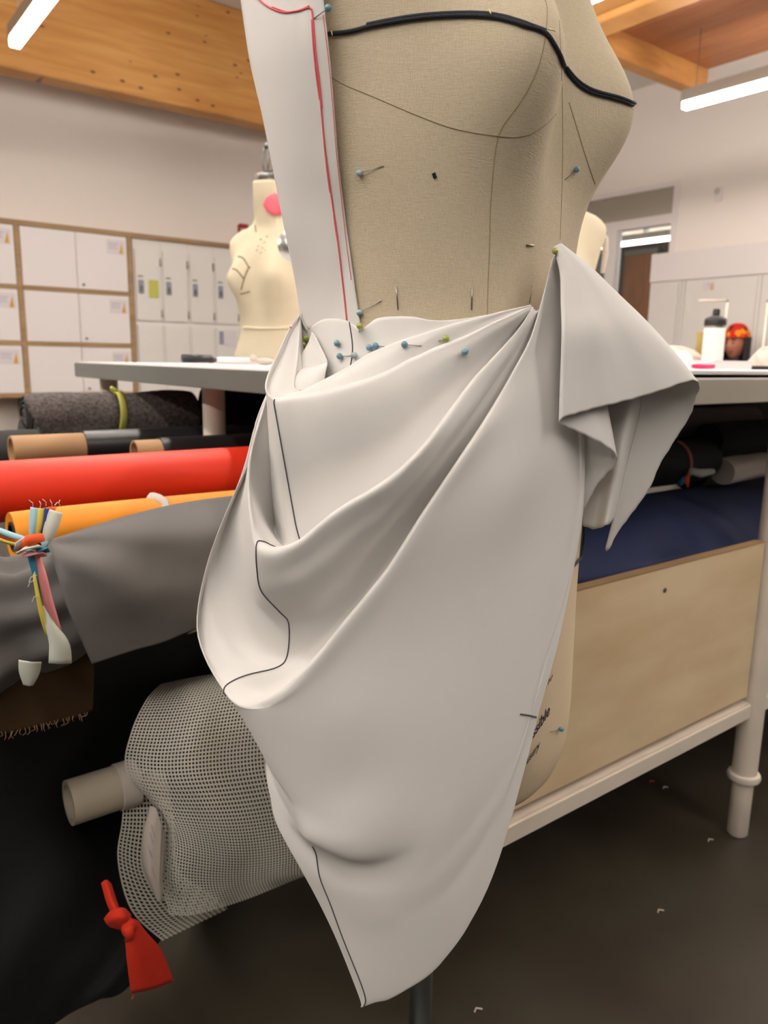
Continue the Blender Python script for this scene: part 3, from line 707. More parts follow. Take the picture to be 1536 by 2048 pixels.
# ------------------------------------------------------------------ red rag tie
o = empty('red_tie', ony(250, 1850, .78), 'bright red cloth strip knotted on the black cloth at lower left', 'tie')
def redstrip(rows, name, nu=16):
    ob = sheet(name, rows, M['tie_red'], o, nu=nu, sub=5, th=.0014); return ob
redstrip([[(203, 1766, .80), (212, 1760, .796), (222, 1768, .80)], [(212, 1800, .785), (222, 1795, .78), (232, 1800, .785)], [(222, 1826, .775), (232, 1820, .768), (240, 1822, .773)], [(230, 1850, .765), (240, 1840, .758), (250, 1842, .763)]], 'tie_tail')
redstrip([[(208, 1838, .77), (214, 1848, .765), (222, 1854, .77)], [(222, 1822, .76), (228, 1840, .75), (236, 1858, .76)], [(246, 1816, .755), (250, 1836, .742), (252, 1862, .755)], [(262, 1830, .76), (262, 1846, .752), (258, 1866, .76)]], 'knot_wing')
redstrip([[(244, 1845, .757), (258, 1836, .748), (276, 1842, .757)], [(250, 1870, .752), (266, 1862, .742), (290, 1862, .752)], [(254, 1920, .752), (284, 1915, .742), (322, 1900, .752)], [(262, 1986, .757), (304, 1978, .750), (347, 1962, .757)]], 'tie_tail', 24)
MB().tube([ony(248, 1848, .752), ony(256, 1862, .738), ony(262, 1872, .745), ony(254, 1880, .752)], [.004, .006, .005, .003], 10).sphere(ony(258, 1856, .745), .0085, 12, (1, .8, 1.2)).done('knot', M['tie_red'], o, True)
MB().tube([ony(264, 1984, .757), ony(268, 1992, .757), ony(263, 1998, .757)], .0005, 4).done('loose_thread', M['tie_red'], o)

# ------------------------------------------------------------------ bundles right, under the table
sheet('folded_cloth', [
    [(1060, 1090, 1.0), (1200, 1020, 1.02), (1330, 985, 1.06), (1450, 965, 1.1), (1535, 955, 1.12), (1600, 950, 1.12)],
    [(1060, 1060, .90), (1200, 1010, .90), (1330, 985, .93), (1430, 980, .93), (1530, 985, .93), (1600, 985, .93)],
    [(1080, 1090, .80), (1210, 1055, .78), (1330, 1030, .78), (1430, 1030, .78), (1520, 1040, .79), (1600, 1030, .79)],
    [(1090, 1130, .73), (1200, 1110, .715), (1330, 1100, .715), (1430, 1090, .715), (1510, 1080, .72), (1600, 1060, .73)],
    [(1100, 1172, .700), (1180, 1164, .692), (1260, 1152, .69), (1340, 1122, .692), (1440, 1105, .695), (1600, 1075, .70)],
    [(1100, 1190, .74), (1180, 1180, .74), (1260, 1165, .74), (1340, 1135, .74), (1440, 1115, .74), (1600, 1085, .74)]],
    M['navy'], nu=80, label='navy blue cloth heaped over the plywood bin', cat='cloth',
    wig=lambda u, v: (.014*math.sin(v*8+u*9)+.009*math.sin(v*21+u*6)-.02*math.exp(-((v-.35-u*.5)/.05)**2))*min(1, 3*u)*max(0, 1-1.25*u))
xroll('fabric_roll', 'charcoal cloth roll tied with a thin pale cord on the navy cloth', 1.22, 1.705, .975, .722, .050, M['charcoal'], wob=.04, seed=21)
o = empty('cord_tie', ony(1365, 900, 1.0), 'thin striped rag tie around the charcoal roll', 'tie')
cx_ = ony(1368, 930, .94)[0]
MB().tube([(cx_, .975-.052*math.cos(a), .722+.052*math.sin(a)) for a in np.linspace(-.7, 1.3, 14)], .004, 8).done('band', RC[5], o, True)
MB().tube([ony(1374, 955, .915), ony(1382, 942, .905), ony(1400, 947, .895), ony(1425, 943, .90)], [.004, .009, .010, .007], 8).done('rag_end', RC[0], o, True)
MB().tube([ony(1376, 948, .91), ony(1372, 962, .90), ony(1375, 974, .90)], [.004, .007, .003], 8).done('rag_end', RC[4], o, True)
MB().tube([ony(1370, 955, .91), ony(1360, 968, .90)], [.005, .006], 8).done('rag_end', RC[3], o, True)
xroll('fabric_bolt', 'pale folded cloth bolt lying on the navy cloth beside the table leg', 1.71, 2.05, .93, .698, .030, M['offwhite'], wob=.14, seed=22, cat='fabric roll', ysc=1.2)
xroll('fabric_roll', 'black cloth roll above the pale bolt under the tabletop', 1.70, 2.4, .965, .768, .040, M['black'], wob=.05, seed=23)
xroll('fabric_roll', 'greyish cloth roll behind the charcoal roll beneath the tabletop', 1.60, 2.1, 1.07, .80, .034, mat('mauve_grey', (126, 116, 112), .9), wob=.1, seed=24)
xroll('fabric_roll', 'black roll added as dark fill at the back of the shelf under the table', 1.2, 2.6, 1.66, .80, .07, M['black'], wob=.05, seed=25)  # from here on, rolls added as a dark mass to close the under-table view
xroll('fabric_roll', 'long black roll added as dark fill, highest along the far side of the shelf', .95, 4.1, 2.02, .79, .07, M['black'], wob=.05, seed=31)
xroll('fabric_roll', 'long black roll added as dark fill in the middle of the far side stack', .95, 4.1, 2.04, .64, .075, M['black'], wob=.05, seed=32)
xroll('fabric_roll', 'long black roll added as dark fill, lowest along the far side of the shelf', .95, 4.1, 2.04, .48, .08, M['charcoal'], wob=.05, seed=33)
xroll('fabric_roll', 'black roll added as dark fill high under the table beyond the pale bolt', 2.3, 4.0, 1.35, .785, .075, M['black'], wob=.05, seed=41)
xroll('fabric_roll', 'black roll added as dark fill, middle of the stack beyond the pale bolt', 2.3, 4.0, 1.36, .62, .08, M['black'], wob=.05, seed=42)
xroll('fabric_roll', 'black roll added as dark fill, lowest of the stack beyond the pale bolt', 2.3, 4.0, 1.36, .45, .08, M['black'], wob=.05, seed=43)
xroll('fabric_roll', 'black roll added as dark fill, stacked low at the back of the shelf', 1.47, 2.6, 1.60, .64, .085, M['black'], wob=.05, seed=26)
# ------------------------------------------------------------------ things on the table
def onplane(px, py, y, dz=0):  # point on the tabletop seen at column px, at world depth y
    p = ony(px, py, y); return np.array([p[0], y, TT+dz])
a = onplane(365, 716, 1.72); b = onplane(432, 716, 1.72)
o = empty('black_marker', a, 'black marker pen lying on papers at the table end', 'pen')
MB().tube([(a[0], 1.72, TT+.014), ((a[0]+b[0])*.52, 1.72, TT+.014)], .0095, 14).done('cap', M['blackroll'], o, True)
MB().tube([((a[0]+b[0])*.515, 1.72, TT+.013), (b[0]-.01, 1.72, TT+.012), (b[0], 1.72, TT+.011)], [.0085, .008, .004], 14).done('barrel', M['blackroll'], o, True)
a = onplane(434, 716, 1.70); b = onplane(512, 716, 1.66)
o = empty('white_marker', a, 'white pen lying right of the black marker', 'pen')
MB().tube([(a[0], 1.70, TT+.011), (b[0], 1.66, TT+.011)], .008, 12).done('barrel', M['white'], o, True)
MB().tube([(b[0]+.001, 1.66, TT+.011), (b[0]+.012, 1.655, TT+.011)], .005, 12).done('tip', M['white'], o, True)
sheets = [(.70, 1.15, .62, .55, 3, 'white paper pattern sheet at the table end'), (1.30, .72, .9, .5, -4, 'long white paper sheet along the right edge of the table'), (1.9, 1.1, .8, .6, 8, 'white paper sheet under the bottle')]
for i, (x, y, wx, wy, rz, lab) in enumerate(sheets):
    m = MB(); m.box((x, y, TT+.0005+.0012*i), (x+wx, y+wy, TT+.0015+.0012*i), rotz=math.radians(rz)*.2); tag(m.done('paper_sheet', M['tabletop'], local=(x, y, TT)), lab, 'paper')
tag(MB().box((1.06, TY0+.002, TT+.0045), (2.6, TY0+.30, TT+.0105), .001).done('paper_pad', M['tabletop'], local=(1.06, TY0, TT)), 'thick pad of white paper along the near right table edge', 'paper')
# crumpled white cloth lying on the table
pc = onplane(530, 715, 1.60)
tag(MB().sphere((pc[0], 1.6, TT+.010), .018, 16, (1.3, .8, .45)).sphere((pc[0]-.03, 1.6, TT+.017), .010, 10, (1, .7, .9)).done('cloth_scrap', M['offwhite'], smooth=True, local=(pc[0], 1.6, TT)), 'small white cloth scrap beside the white pen', 'cloth')
bx, by = 2.38, 1.47
bp = onz(1424, 700, 1.0)
dB = 2.72; P_ = at(1424, 716, dB); bx, by = P_[0], P_[1]
rB = 20.5/F_PX*dB*.99
o = empty('water_bottle', (bx, by, TT), 'white insulated water bottle with a black spout lid on the table', 'bottle')
zt = at(1424, 652, dB)[2]; ztop = at(1424, 619, dB)[2]
auto(MB().lathe([(0, TT+.012), (rB*.96, TT+.012), (rB, TT+.02), (rB, zt-.012), (rB*.97, zt-.008)], (bx, by, 0), 32).done('bottle_body', M['white'], o), 40)
auto(MB().lathe([(rB*.95, zt-.010), (rB*.95, zt), (0, zt)], (bx, by, 0), 32).done('steel_collar', M['steel'], o), 40)
auto(MB().lathe([(rB*.98, zt-.001), (rB*1.03, zt+.002), (rB*1.03, zt+.018), (rB*.95, zt+.026), (rB*.55, zt+.033), (rB*.34, zt+.036), (rB*.34, ztop-.004), (rB*.28, ztop), (0, ztop)], (bx, by, 0), 28).done('lid', M['blackroll'], o), 45)
# clear box, pink thing, tray
a = ony(1370, 735, 1.25); b = ony(1490, 735, 1.19)
a = onplane(1372, 730, 1.18); b = onplane(1490, 730, 1.12)
o = empty('plastic_box', (a[0], 1.12, TT), 'shallow translucent white plastic box in front of the bottle', 'box')
zb = TT+.003; h_ = .026
MB().box((a[0], 1.10, zb), (b[0], 1.22, zb+.003), .001).box((a[0], 1.10, zb), (b[0], 1.103, zb+h_), .001).box((a[0], 1.217, zb), (b[0], 1.22, zb+h_), .001).box((a[0], 1.10, zb), (a[0]+.003, 1.22, zb+h_), .001).box((b[0]-.003, 1.10, zb), (b[0], 1.22, zb+h_), .001).done('box_body', M['white'], o)
MB().box((a[0]-.002, 1.098, zb+h_), (b[0]+.002, 1.222, zb+h_+.003), .001).done('lid', M['white'], o)
pa = onplane(1386, 730, 1.06); pb = onplane(1427, 730, 1.05)
tag(MB().tube([(pa[0], 1.06, TT+.0165), (pa[0]+.03, 1.058, TT+.0155), (pb[0], 1.05, TT+.0165)], [.005, .0075, .006], 10).done('pink_marker', mat('hot_pink', (236, 40, 104), .5), smooth=True, local=(pa[0], 1.06, TT+.011)), 'hot pink highlighter lying before the plastic box', 'pen')
a = onplane(1493, 730, 1.25); 
tag(MB().box((a[0], 1.16, TT+.003), (a[0]+.30, 1.27, TT+.020), .003).done('black_case', M['blackroll'], local=(a[0], 1.2, TT)), 'flat black case right of the plastic box', 'case')
# soft white bundle left of the bottle
def bundle(px0, px1, ptop, y, lab, sd, m=M['offwhite'], base=TT+.003):
    rs = random.Random(sd); c0 = onplane(px0, 720, y); c1 = onplane(px1, 720, y); ht = ony((px0+px1)/2, ptop, y)[2]-base
    w_ = c1[0]-c0[0]; rows = []
    for i in range(20):
        v = i/19; row = []
        for j in range(40):
            a_ = 2*math.pi*j/40; rr = math.cos(v*math.pi/2)**.5*(1+.10*math.sin(3*a_+sd+v*4)+.06*math.sin(7*a_+v*6))
            row.append((c0[0]+w_/2+w_/2*rr*math.cos(a_), y+w_*.3*rr*math.sin(a_), base+ht*(v**.8)*(1+.12*math.sin(4*a_+v*5))*.9))
        rows.append(row)
    mb = MB(); V = mb.grid(rows, True); mb.bm.faces.new(V[-1])
    tag(mb.done('cloth_bundle', m, smooth=True, local=(c0[0]+w_/2, y, base)), lab, 'cloth')
bundle(1284, 1394, 690, 1.62, 'crumpled pile of pale cloth left of the bottle', 2)
bundle(1346, 1384, 702, 1.36, 'low crumpled white cloth in front of the pile', 5, M['tabletop'])
bundle(1508, 1560, 692, 1.50, 'rumpled white cloth bundle at the right edge of the table', 7)
p = at(1400, 677, 2.9)
o = empty('spool', (p[0], p[1], TT), 'small mustard coloured spool standing behind the cloth pile', 'spool')
MB().lathe([(0, TT+.003), (.013, TT+.003), (.013, at(1400, 664, 2.9)[2]), (0, at(1400, 664, 2.9)[2])], (p[0], p[1], 0), 16).done('thread', mat('mustard', (150, 130, 70), .8), o, True)
# L shaped garment stands (behind the table)
def stand(px, ptop, pxl, lab, d=3.2):
    p = at(px, ptop, d); q = at(pxl, ptop+4, d)
    o = empty('garment_stand', (p[0], p[1], 0), lab, 'stand')
    MB().tube([(p[0], p[1], .02), (p[0], p[1], p[2])], .007, 10).done('upright', M['steelw'], o, True)
    MB().tube([tuple(p), (q[0], q[1], p[2]-.004)], .006, 10).done('arm', M['steelw'], o, True)
    MB().sphere(p, .011, 10).done('joint', M['alu'], o, True)
    MB().box((p[0]-.07, p[1]-.07, 0), (p[0]+.07, p[1]+.07, .02), .004).done('base', M['steelw'], o)
stand(1455, 601, 1397, 'thin white L shaped stand between the bottle and the person', 4.8)
stand(1536, 602, 1560, 'second thin white stand at the right edge', 4.8)
# ------------------------------------------------------------------ person
def skin_mesh(name, verts, edges, radii, m, parent, sub=2, root=0):
    me = bpy.data.meshes.new(name); me.from_pydata([tuple(v) for v in verts], edges, []); me.update()
    o_ = bpy.data.objects.new(name, me); col.objects.link(o_); me.materials.append(m)
    md = o_.modifiers.new('s', 'SKIN'); sl = me.skin_vertices[0].data
    for i, r_ in enumerate(radii): sl[i].radius = (r_, r_) if not isinstance(r_, tuple) else r_; sl[i].use_root = (i == root)
    md.use_smooth_shade = True
    s2 = o_.modifiers.new('ss', 'SUBSURF'); s2.levels = sub; s2.render_levels = sub
    if parent is not None: o_.parent = parent
    return o_
hp = at(1474, 689, 6.3); SK = mat('skin', (176, 112, 88), .5)
pe = empty('person', (hp[0], hp[1], 0), 'seated person in a red patterned knit beanie and dark jacket smiling to the left', 'person')
pe.rotation_euler = (0, 0, math.radians(176))   # local +X = facing direction (to the picture's left)
hz = hp[2]; SH = hz-.20; HIP = .50
V_ = [(0, 0, HIP), (-.01, 0, HIP+.15), (0, 0, SH-.10), (0, 0, SH), (.01, 0, SH+.06), (.015, 0, SH+.13)]
E_ = [(0, 1), (1, 2), (2, 3), (3, 4), (4, 5)]; R_ = [(.14, .12), (.13, .10), (.15, .11), (.09, .07), .05, .05]
for s in (-1, 1):
    b0 = len(V_); V_ += [(0, .15*s, SH-.03), (.02, .20*s, SH-.30), (.24, .16*s, SH-.42), (0.02, .09*s, HIP-.02), (.40, .11*s, HIP), (.42, .11*s, .10), (.52, .11*s, .05)]
    E_ += [(3, b0), (b0, b0+1), (b0+1, b0+2), (0, b0+3), (b0+3, b0+4), (b0+4, b0+5), (b0+5, b0+6)]; R_ += [.062, .048, .034, .09, .062, .042, .035]
skin_mesh('body', V_, E_, R_, mat('dark_jacket', (26, 26, 30), .6), pe)
HV = [(.24, .16, SH-.42), (.24, -.16, SH-.42)]
for s, c in ((1, HV[0]), (-1, HV[1])):
    hv = [c, (c[0]+.07, c[1]-.01*s, c[2])]; he = [(0, 1)]; hr = [.026, .03]
    for k in range(4):
        b0 = len(hv); yy = c[1]+(-.032+.02*k)*s; L_ = (.07, .08, .075, .06)[k]
        hv += [(c[0]+.09, yy, c[2]), (c[0]+.09+L_*.6, yy, c[2]-.012), (c[0]+.09+L_, yy, c[2]-.035)]; he += [(1, b0), (b0, b0+1), (b0+1, b0+2)]; hr += [.009, .0085, .007]
    b0 = len(hv); hv += [(c[0]+.05, c[1]-.04*s, c[2]), (c[0]+.09, c[1]-.06*s, c[2]-.01)]; he += [(0, b0), (b0, b0+1)]; hr += [.01, .008]
    skin_mesh('hand', hv, he, hr, SK, pe, 1)
# head: one shaped surface
mb = MB(); rows = []
for i in range(26):
    v = math.pi*i/25; row = []
    for j in range(36):
        a_ = 2*math.pi*j/36; x = math.cos(a_)*math.sin(v); y = math.sin(a_)*math.sin(v); z = math.cos(v)
        X_, Y_, Z_ = .098*x, .076*y*(1-.18*max(0, -z)), .118*z
        if x > 0: X_ *= 1-.10*abs(z)
        fy = math.exp(-(Y_/.016)**2)
        if x > .3: X_ += .024*fy*math.exp(-((Z_+.018)/.022)**2)+.008*math.exp(-(Y_/.028)**2)*math.exp(-((Z_+.060)/.014)**2)+.010*math.exp(-(Y_/.03)**2)*math.exp(-((Z_+.098)/.02)**2)
        if x > .3: X_ -= .008*math.exp(-((abs(Y_)-.032)/.014)**2)*math.exp(-((Z_-.012)/.014)**2)
        row.append((X_+.02, Y_, hz+Z_))
    rows.append(row)
mb.grid(rows, True); bmesh.ops.remove_doubles(mb.bm, verts=mb.bm.verts, dist=.0005)
def pdone(mb, n, m, par=pe):
    me = bpy.data.meshes.new(n); bmesh.ops.recalc_face_normals(mb.bm, faces=mb.bm.faces); mb.bm.to_mesh(me); mb.bm.free()
    for p in me.polygons: p.use_smooth = True
    o_ = bpy.data.objects.new(n, me); me.materials.append(m); col.objects.link(o_); o_.parent = par; return o_
head = pdone(mb, 'head', SK)
ew = mat('eye_dark', (40, 28, 24), .3)
for s in (-1, 1):
    pdone(MB().sphere((.108, .032*s, hz+.012), .010, 10, (.6, 1.2, .7)), 'eye', ew, head)
    pdone(MB().tube([(.113, .016*s, hz+.034), (.114, .034*s, hz+.038), (.100, .052*s, hz+.032)], .004, 6), 'eyebrow', ew, head)
    pdone(MB().sphere((.012, .080*s, hz-.005), .024, 10, (.7, .35, 1.2)), 'ear', SK, head)
pdone(MB().tube([(.108, -.030, hz-.052), (.122, -.012, hz-.060), (.122, .012, hz-.060), (.108, .030, hz-.052)], .005, 8), 'mouth', mat('lips', (150, 60, 60), .5), head)
mb = MB(); rows = []
for i in range(12):
    v = i/11; row = []
    for j in range(30):
        a_ = math.radians(75+210*j/29); rr = 1+.05*math.sin(j*2.1)
        row.append((.015+.115*rr*math.cos(a_), .096*rr*math.sin(a_), hz+.06-.21*v))
    rows.append(row)
mb.grid(rows); hr_ = pdone(mb, 'hair', mat('black_hair', (22, 18, 18), .6)); solid(hr_, .02, 0)
def hatmat():
    m = mat('red_knit', (206, 40, 24), .9); nt = m.node_tree; b = nt.nodes['Principled BSDF']; L = nt.links
    tc = nt.nodes.new('ShaderNodeTexCoord'); v = nt.nodes.new('ShaderNodeTexVoronoi'); v.inputs['Scale'].default_value = 28
    L.new(tc.outputs['Object'], v.inputs[0]); sp = nt.nodes.new('ShaderNodeSeparateColor'); L.new(v.outputs['Color'], sp.inputs[0])
    r = nt.nodes.new('ShaderNodeValToRGB'); r.color_ramp.interpolation = 'CONSTANT'; e = r.color_ramp.elements
    e[0].color = srgb((206, 36, 24)); e[1].position = .5; e[1].color = srgb((226, 84, 20)); x = e.new(.7); x.color = srgb((240, 150, 30)); x = e.new(.82); x.color = srgb((70, 26, 30)); x = e.new(.9); x.color = srgb((200, 30, 30))
    L.new(sp.outputs[0], r.inputs[0]); L.new(r.outputs[0], b.inputs['Base Color']); return m
mb = MB(); rows = []
for i in range(16):
    v = i/15*math.pi/2
    rows.append([(.008+(.120*math.cos(v)**.8)*math.cos(a_), (.100*math.cos(v)**.8)*math.sin(a_), hz+.052+.12*math.sin(v)-.03*math.cos(v)*(math.cos(a_) < 0)*abs(math.cos(a_))) for a_ in [2*math.pi*j/30 for j in range(30)]])
mb.grid(rows, True); pdone(mb, 'beanie', hatmat())
mb = MB(); mb.tube([(.03+.05*math.cos(a_), .07*math.sin(a_), SH+.06) for a_ in np.linspace(-2.2, 2.2, 14)], .018, 8); pdone(mb, 'collar', M['blackroll'])
st = empty('stool', (hp[0], hp[1], 0), 'dark stool under the seated person', 'stool')
auto(MB().lathe([(0, .34), (.17, .34), (.18, .35), (.18, .375), (.16, .385), (0, .385)], (hp[0], hp[1], 0), 24).done('seat', M['charcoal'], st), 40)
MB().tube([(hp[0], hp[1], .03), (hp[0], hp[1], .34)], .025, 10).done('column', M['steel'], st, True)
auto(MB().lathe([(0, 0), (.22, 0), (.22, .02), (.03, .035), (0, .035)], (hp[0], hp[1], 0), 24).done('base', M['darksteel'], st), 40)

# ------------------------------------------------------------------ dress forms
PROF = np.array([  # z-waist offset, half side, half depth, bust amp, centre forward shift
    [-.445, .095, .085, 0, 0], [-.40, .122, .102, 0, 0], [-.33, .138, .115, 0, 0], [-.25, .144, .122, 0, 0], [-.19, .146, .122, 0, 0], [-.12, .138, .115, 0, 0],
    [-.05, .118, .095, 0, 0], [0, .110, .085, 0, 0], [.055, .116, .088, 0, 0], [.105, .126, .093, .012, 0], [.145, .132, .095, .036, 0],
    [.19, .135, .096, .052, 0], [.225, .138, .093, .036, 0], [.275, .148, .086, .012, 0], [.325, .165, .074, 0, -.005], [.36, .165, .062, 0, -.01],
    [.385, .125, .055, 0, -.012], [.40, .078, .052, 0, -.012], [.425, .054, .050, 0, -.005], [.47, .050, .050, 0, .003], [.50, .051, .051, 0, .006]])
def prof(z):
    return [np.interp(z, PROF[:, 0], PROF[:, k]) for k in range(1, 5)]
def smooth_prof(z):
    return np.mean([prof(z+d) for d in (-.018, -.009, 0, .009, .018)], axis=0) if z < .38 else np.array(prof(z))
def form_ring(zr, yaw, cx, cy, zw, n=96, scl=1):
    """yaw = direction (radians, world) the front faces"""
    a, b, amp, sh = smooth_prof(zr); pts = []
    for k in range(n):
        ps = 2*math.pi*k/n                               # angle from the front
        c, s = math.cos(ps), math.sin(ps)
        r = 1/((abs(c)/b)**2.2+(abs(s)/a)**2.2)**(1/2.2)
        for sg in (-1, 1):
            d = (ps-sg*math.radians(37)+math.pi) % (2*math.pi)-math.pi
            r += amp*math.exp(-(d/math.radians(19))**2)
        u, v = r*s, r*c+sh
        pts.append((cx+scl*(v*math.cos(yaw)-u*math.sin(yaw)), cy+scl*(v*math.sin(yaw)+u*math.cos(yaw)), zw+zr*scl))
    return pts
def build_torso(name, m, parent, cx, cy, zw, yaw, fit=None, scl=1, z0=-.445, z1=.50, step=.008, zsc=1):
    zs_ = np.arange(z0, z1+1e-6, step); rows = []
    for z in zs_:
        R = np.array(form_ring(z, yaw, cx, cy, zw, scl=scl)); R[:, 2] = zw+(R[:, 2]-zw)*zsc
        if fit:
            for _ in range(8):
                pr = np.array([proj(p) for p in R]); i0, i1 = pr[:, 0].argmin(), pr[:, 0].argmax()
                tl = np.interp(pr[i0, 1], fit['ly'], fit['lx']); tr = np.interp(pr[i1, 1], fit['ry'], fit['rx'])
                s = (R-CAM) @ RH; s0, s1 = s[i0], s[i1]
                t0, t1 = s0+(tl-pr[i0, 0])*pr[i0, 2]/F_PX, s1+(tr-pr[i1, 0])*pr[i1, 2]/F_PX
                k = (t1-t0)/(s1-s0); ns = t0+(s-s0)*k
                wgt = 1 if z < .33 else max(0, 1-(z-.33)/.05)
                R = R+np.outer((ns-s)*wgt, RH)
        rows.append(R)
    rows = np.array(rows)
    if fit:   # smooth the fitted correction over height
        for _ in range(3): rows[1:-1] = .25*rows[:-2]+.5*rows[1:-1]+.25*rows[2:]
    mb = MB(); V = mb.grid(rows.tolist(), True)
    # rounded closed bottom
    c = rows[0].mean(axis=0); last = V[0]
    for k in range(1, 5):
        f_ = math.cos(k/5*math.pi/2); ring = [mb.bm.verts.new(tuple(c+(np.array(p)-c)*f_-np.array([0, 0, .022*math.sin(k/5*math.pi/2)]))) for p in rows[0]]
        for j in range(len(ring)): mb.bm.faces.new((last[(j+1) % len(ring)], last[j], ring[j], ring[(j+1) % len(ring)]))
        last = ring
    mb.bm.faces.new(last); mb.bm.faces.new(V[-1][::-1])
    return mb.done(name, m, parent, True), rows
T_C = .735
def cam_pt(s, t, z): return CAM*0+RH*s+FH*t+np.array([0, 0, z])
C0 = cam_pt((885-768)/F_PX*.70, T_C, 0); ZW = .975
view_az = math.atan2(-FH[1], -FH[0])      # direction from form to camera
YAW = view_az+math.radians(58)            # turned towards the picture's right
fm = empty('dress_form', (C0[0], C0[1], 0), 'large linen dress form in front with a white half draped skirt pinned on it', 'dress form')
fit = dict(ry=[-120, 0, 40, 90, 130, 160, 215, 250, 300, 350, 385, 430, 480, 540, 620, 700, 900, 1030, 1120, 1200, 1400, 1470, 1510, 1560, 1610, 1680],
           rx=[1150, 1180, 1194, 1216, 1240, 1256, 1273, 1267, 1244, 1210, 1187, 1168, 1156, 1148, 1146, 1152, 1165, 1166, 1158, 1152, 1142, 1134, 1120, 1085, 1040, 985],
           ly=[-200, 0, 150, 300, 450, 620, 800, 1100, 1400, 1680], lx=[570, 590, 600, 612, 632, 645, 620, 600, 620, 760])
torso, TR = build_torso('torso', M['linen'], fm, C0[0], C0[1], ZW, YAW, fit)
topc = TR[-1].mean(axis=0)
auto(MB().lathe([(0, 0), (.052, 0), (.053, .004), (.053, .02), (.04, .026), (0, .028)], (topc[0], topc[1], topc[2]-.001), 32).done('neck_cap', M['darksteel'], fm), 40)
pl_ = att(843, 1950, T_C-.02); 
pole = MB().tube([(pl_[0], pl_[1], .05), (pl_[0], pl_[1], .60)], .0125, 20).done('stand_pole', M['darksteel'], fm, True)
mb = MB().lathe([(0, .03), (.035, .03), (.035, .06), (.02, .075), (0, .075)], (pl_[0], pl_[1], 0), 20)
mb.done('base_hub', M['darksteel'], fm, True)
auto(MB().lathe([(0, 0), (.15, 0), (.152, .008), (.14, .02), (.04, .03), (0, .03)], (pl_[0], pl_[1], 0), 36).done('base_plate', M['darksteel'], fm), 40)
bt = bvh_of(torso)
# seams
for nm, pts in (('princess_seam', [(1068, -40), (1090, 0), (1094, 30), (1088, 90), (1070, 150), (1040, 205), (1010, 245), (998, 268), (990, 310), (985, 360), (981, 420), (979, 500), (976, 570), (974, 660)]),
                ('dart_seam', [(655, 150), (690, 170), (750, 195), (820, 225), (890, 252), (940, 264), (994, 272)]),
                ('dart_seam', [(994, 272), (1030, 274), (1060, 268), (1090, 250), (1112, 228)]),
                ('front_seam', [(1118, 40), (1122, 120), (1125, 220), (1125, 330), (1122, 430), (1120, 480)]),
                ('princess_seam', [(1138, 205), (1155, 260), (1172, 315), (1190, 368)])):
    mark(nm, bt, pts, .0004 if nm != 'front_seam' else .0003, M['seam'], fm, .00005)
mark('lint_spot', bt, [(867, 346), (869, 352), (871, 356)], .0014, M['black'], fm, .0001)
# text printed on the hip canvas
def hip_text(body, org, ex, ey, bold=0):
    cu = bpy.data.curves.new('t', 'FONT'); cu.body = body; cu.size = 1; cu.offset = bold; cu.resolution_u = 3
    ob = bpy.data.objects.new('t', cu); col.objects.link(ob)
    dg = bpy.context.evaluated_depsgraph_get(); me = bpy.data.meshes.new_from_object(ob.evaluated_get(dg)); bpy.data.objects.remove(ob)
    bm = bmesh.new(); bm.from_mesh(me); bmesh.ops.triangulate(bm, faces=bm.faces)
    bad = []
    for v in bm.verts:
        px = org[0]+ex[0]*v.co.x+ey[0]*v.co.y; py = org[1]+ex[1]*v.co.x+ey[1]*v.co.y
        q = hit(bt, px, py, .0005)
        if q is None: bad.append(v)
        else: v.co = q
    bmesh.ops.delete(bm, geom=bad, context='VERTS')
    bm.to_mesh(me); bm.free(); me.name = 'printed_text'; me.materials.clear()
    return link('printed_text', me, M['ink'], fm)
torso.data.materials.append(M['hipcloth'])
for p in torso.data.polygons:
    if p.center.z < .86 and p.index >= 0: p.material_index = 1
# ------------------------------------------------------------------ the draped cloth
def t0(x, y):
    Tw = T_C-math.sqrt(max(.0035, .126**2-((x-885)/F_PX*.64)**2))-.004
    k = .074/340**2 if x > 830 else .07/380**2
    Th = .565+k*(x-830)**2
    w_ = min(1, max(0, (y-640)/300)); w_ = w_*w_*(3-2*w_)
    return Tw*(1-w_)+Th*w_
N1, N2 = 84, 40
def rw(right, left):
    a = resample([(x, y, t0(x, y)+d/100) for x, y, d in right], N1)
    b = resample([(x, y, t0(x, y)+d/100) for x, y, d in left], N2)
    return np.vstack([a, b[1:]])
def sh(pts, dx, dy, dd, taper=True):
    n = len(pts)-1; return [(x+dx*(min(1, 3*i/n) if taper else 1), y+dy*(min(1, 3*i/n) if taper else 1), d+dd*(min(1, 3*i/n) if taper else 1)) for i, (x, y, d) in enumerate(pts)]
def shl(pts, dx, dy, dd):
    n = len(pts)-1; return [(x+dx*min(1, 3*(n-i)/n), y+dy*min(1, 3*(n-i)/n), d+dd*min(1, 3*(n-i)/n)) for i, (x, y, d) in enumerate(pts)]
A1r = [(1061, 611, -.1), (1000, 625, -.3), (950, 638, -.4), (900, 651, -.5), (850, 667, -.6), (800, 683, -.8), (765, 697, -1), (735, 710, -1.2), (700, 733, -1.6), (655, 757, -2), (625, 772, -2.4), (600, 785, -2.8)]
A1l = [(600, 785, -2.8), (588, 776, -2.8), (588, 760, -2.6), (592, 735, -2), (596, 700, -1.2), (599, 660, -.6), (600, 636, -.2)]
Ar = [(1063, 613, -.3), (1030, 627, -.6), (985, 646, -.8), (940, 668, -1), (900, 684, -1.1), (864, 698, -1.2), (840, 710, -1.4), (816, 720, -1.5), (780, 740, -1.9), (743, 755, -2.3), (700, 768, -2.9), (662, 778, -3.4), (620, 786, -4), (580, 792, -4.6), (549, 797, -5)]
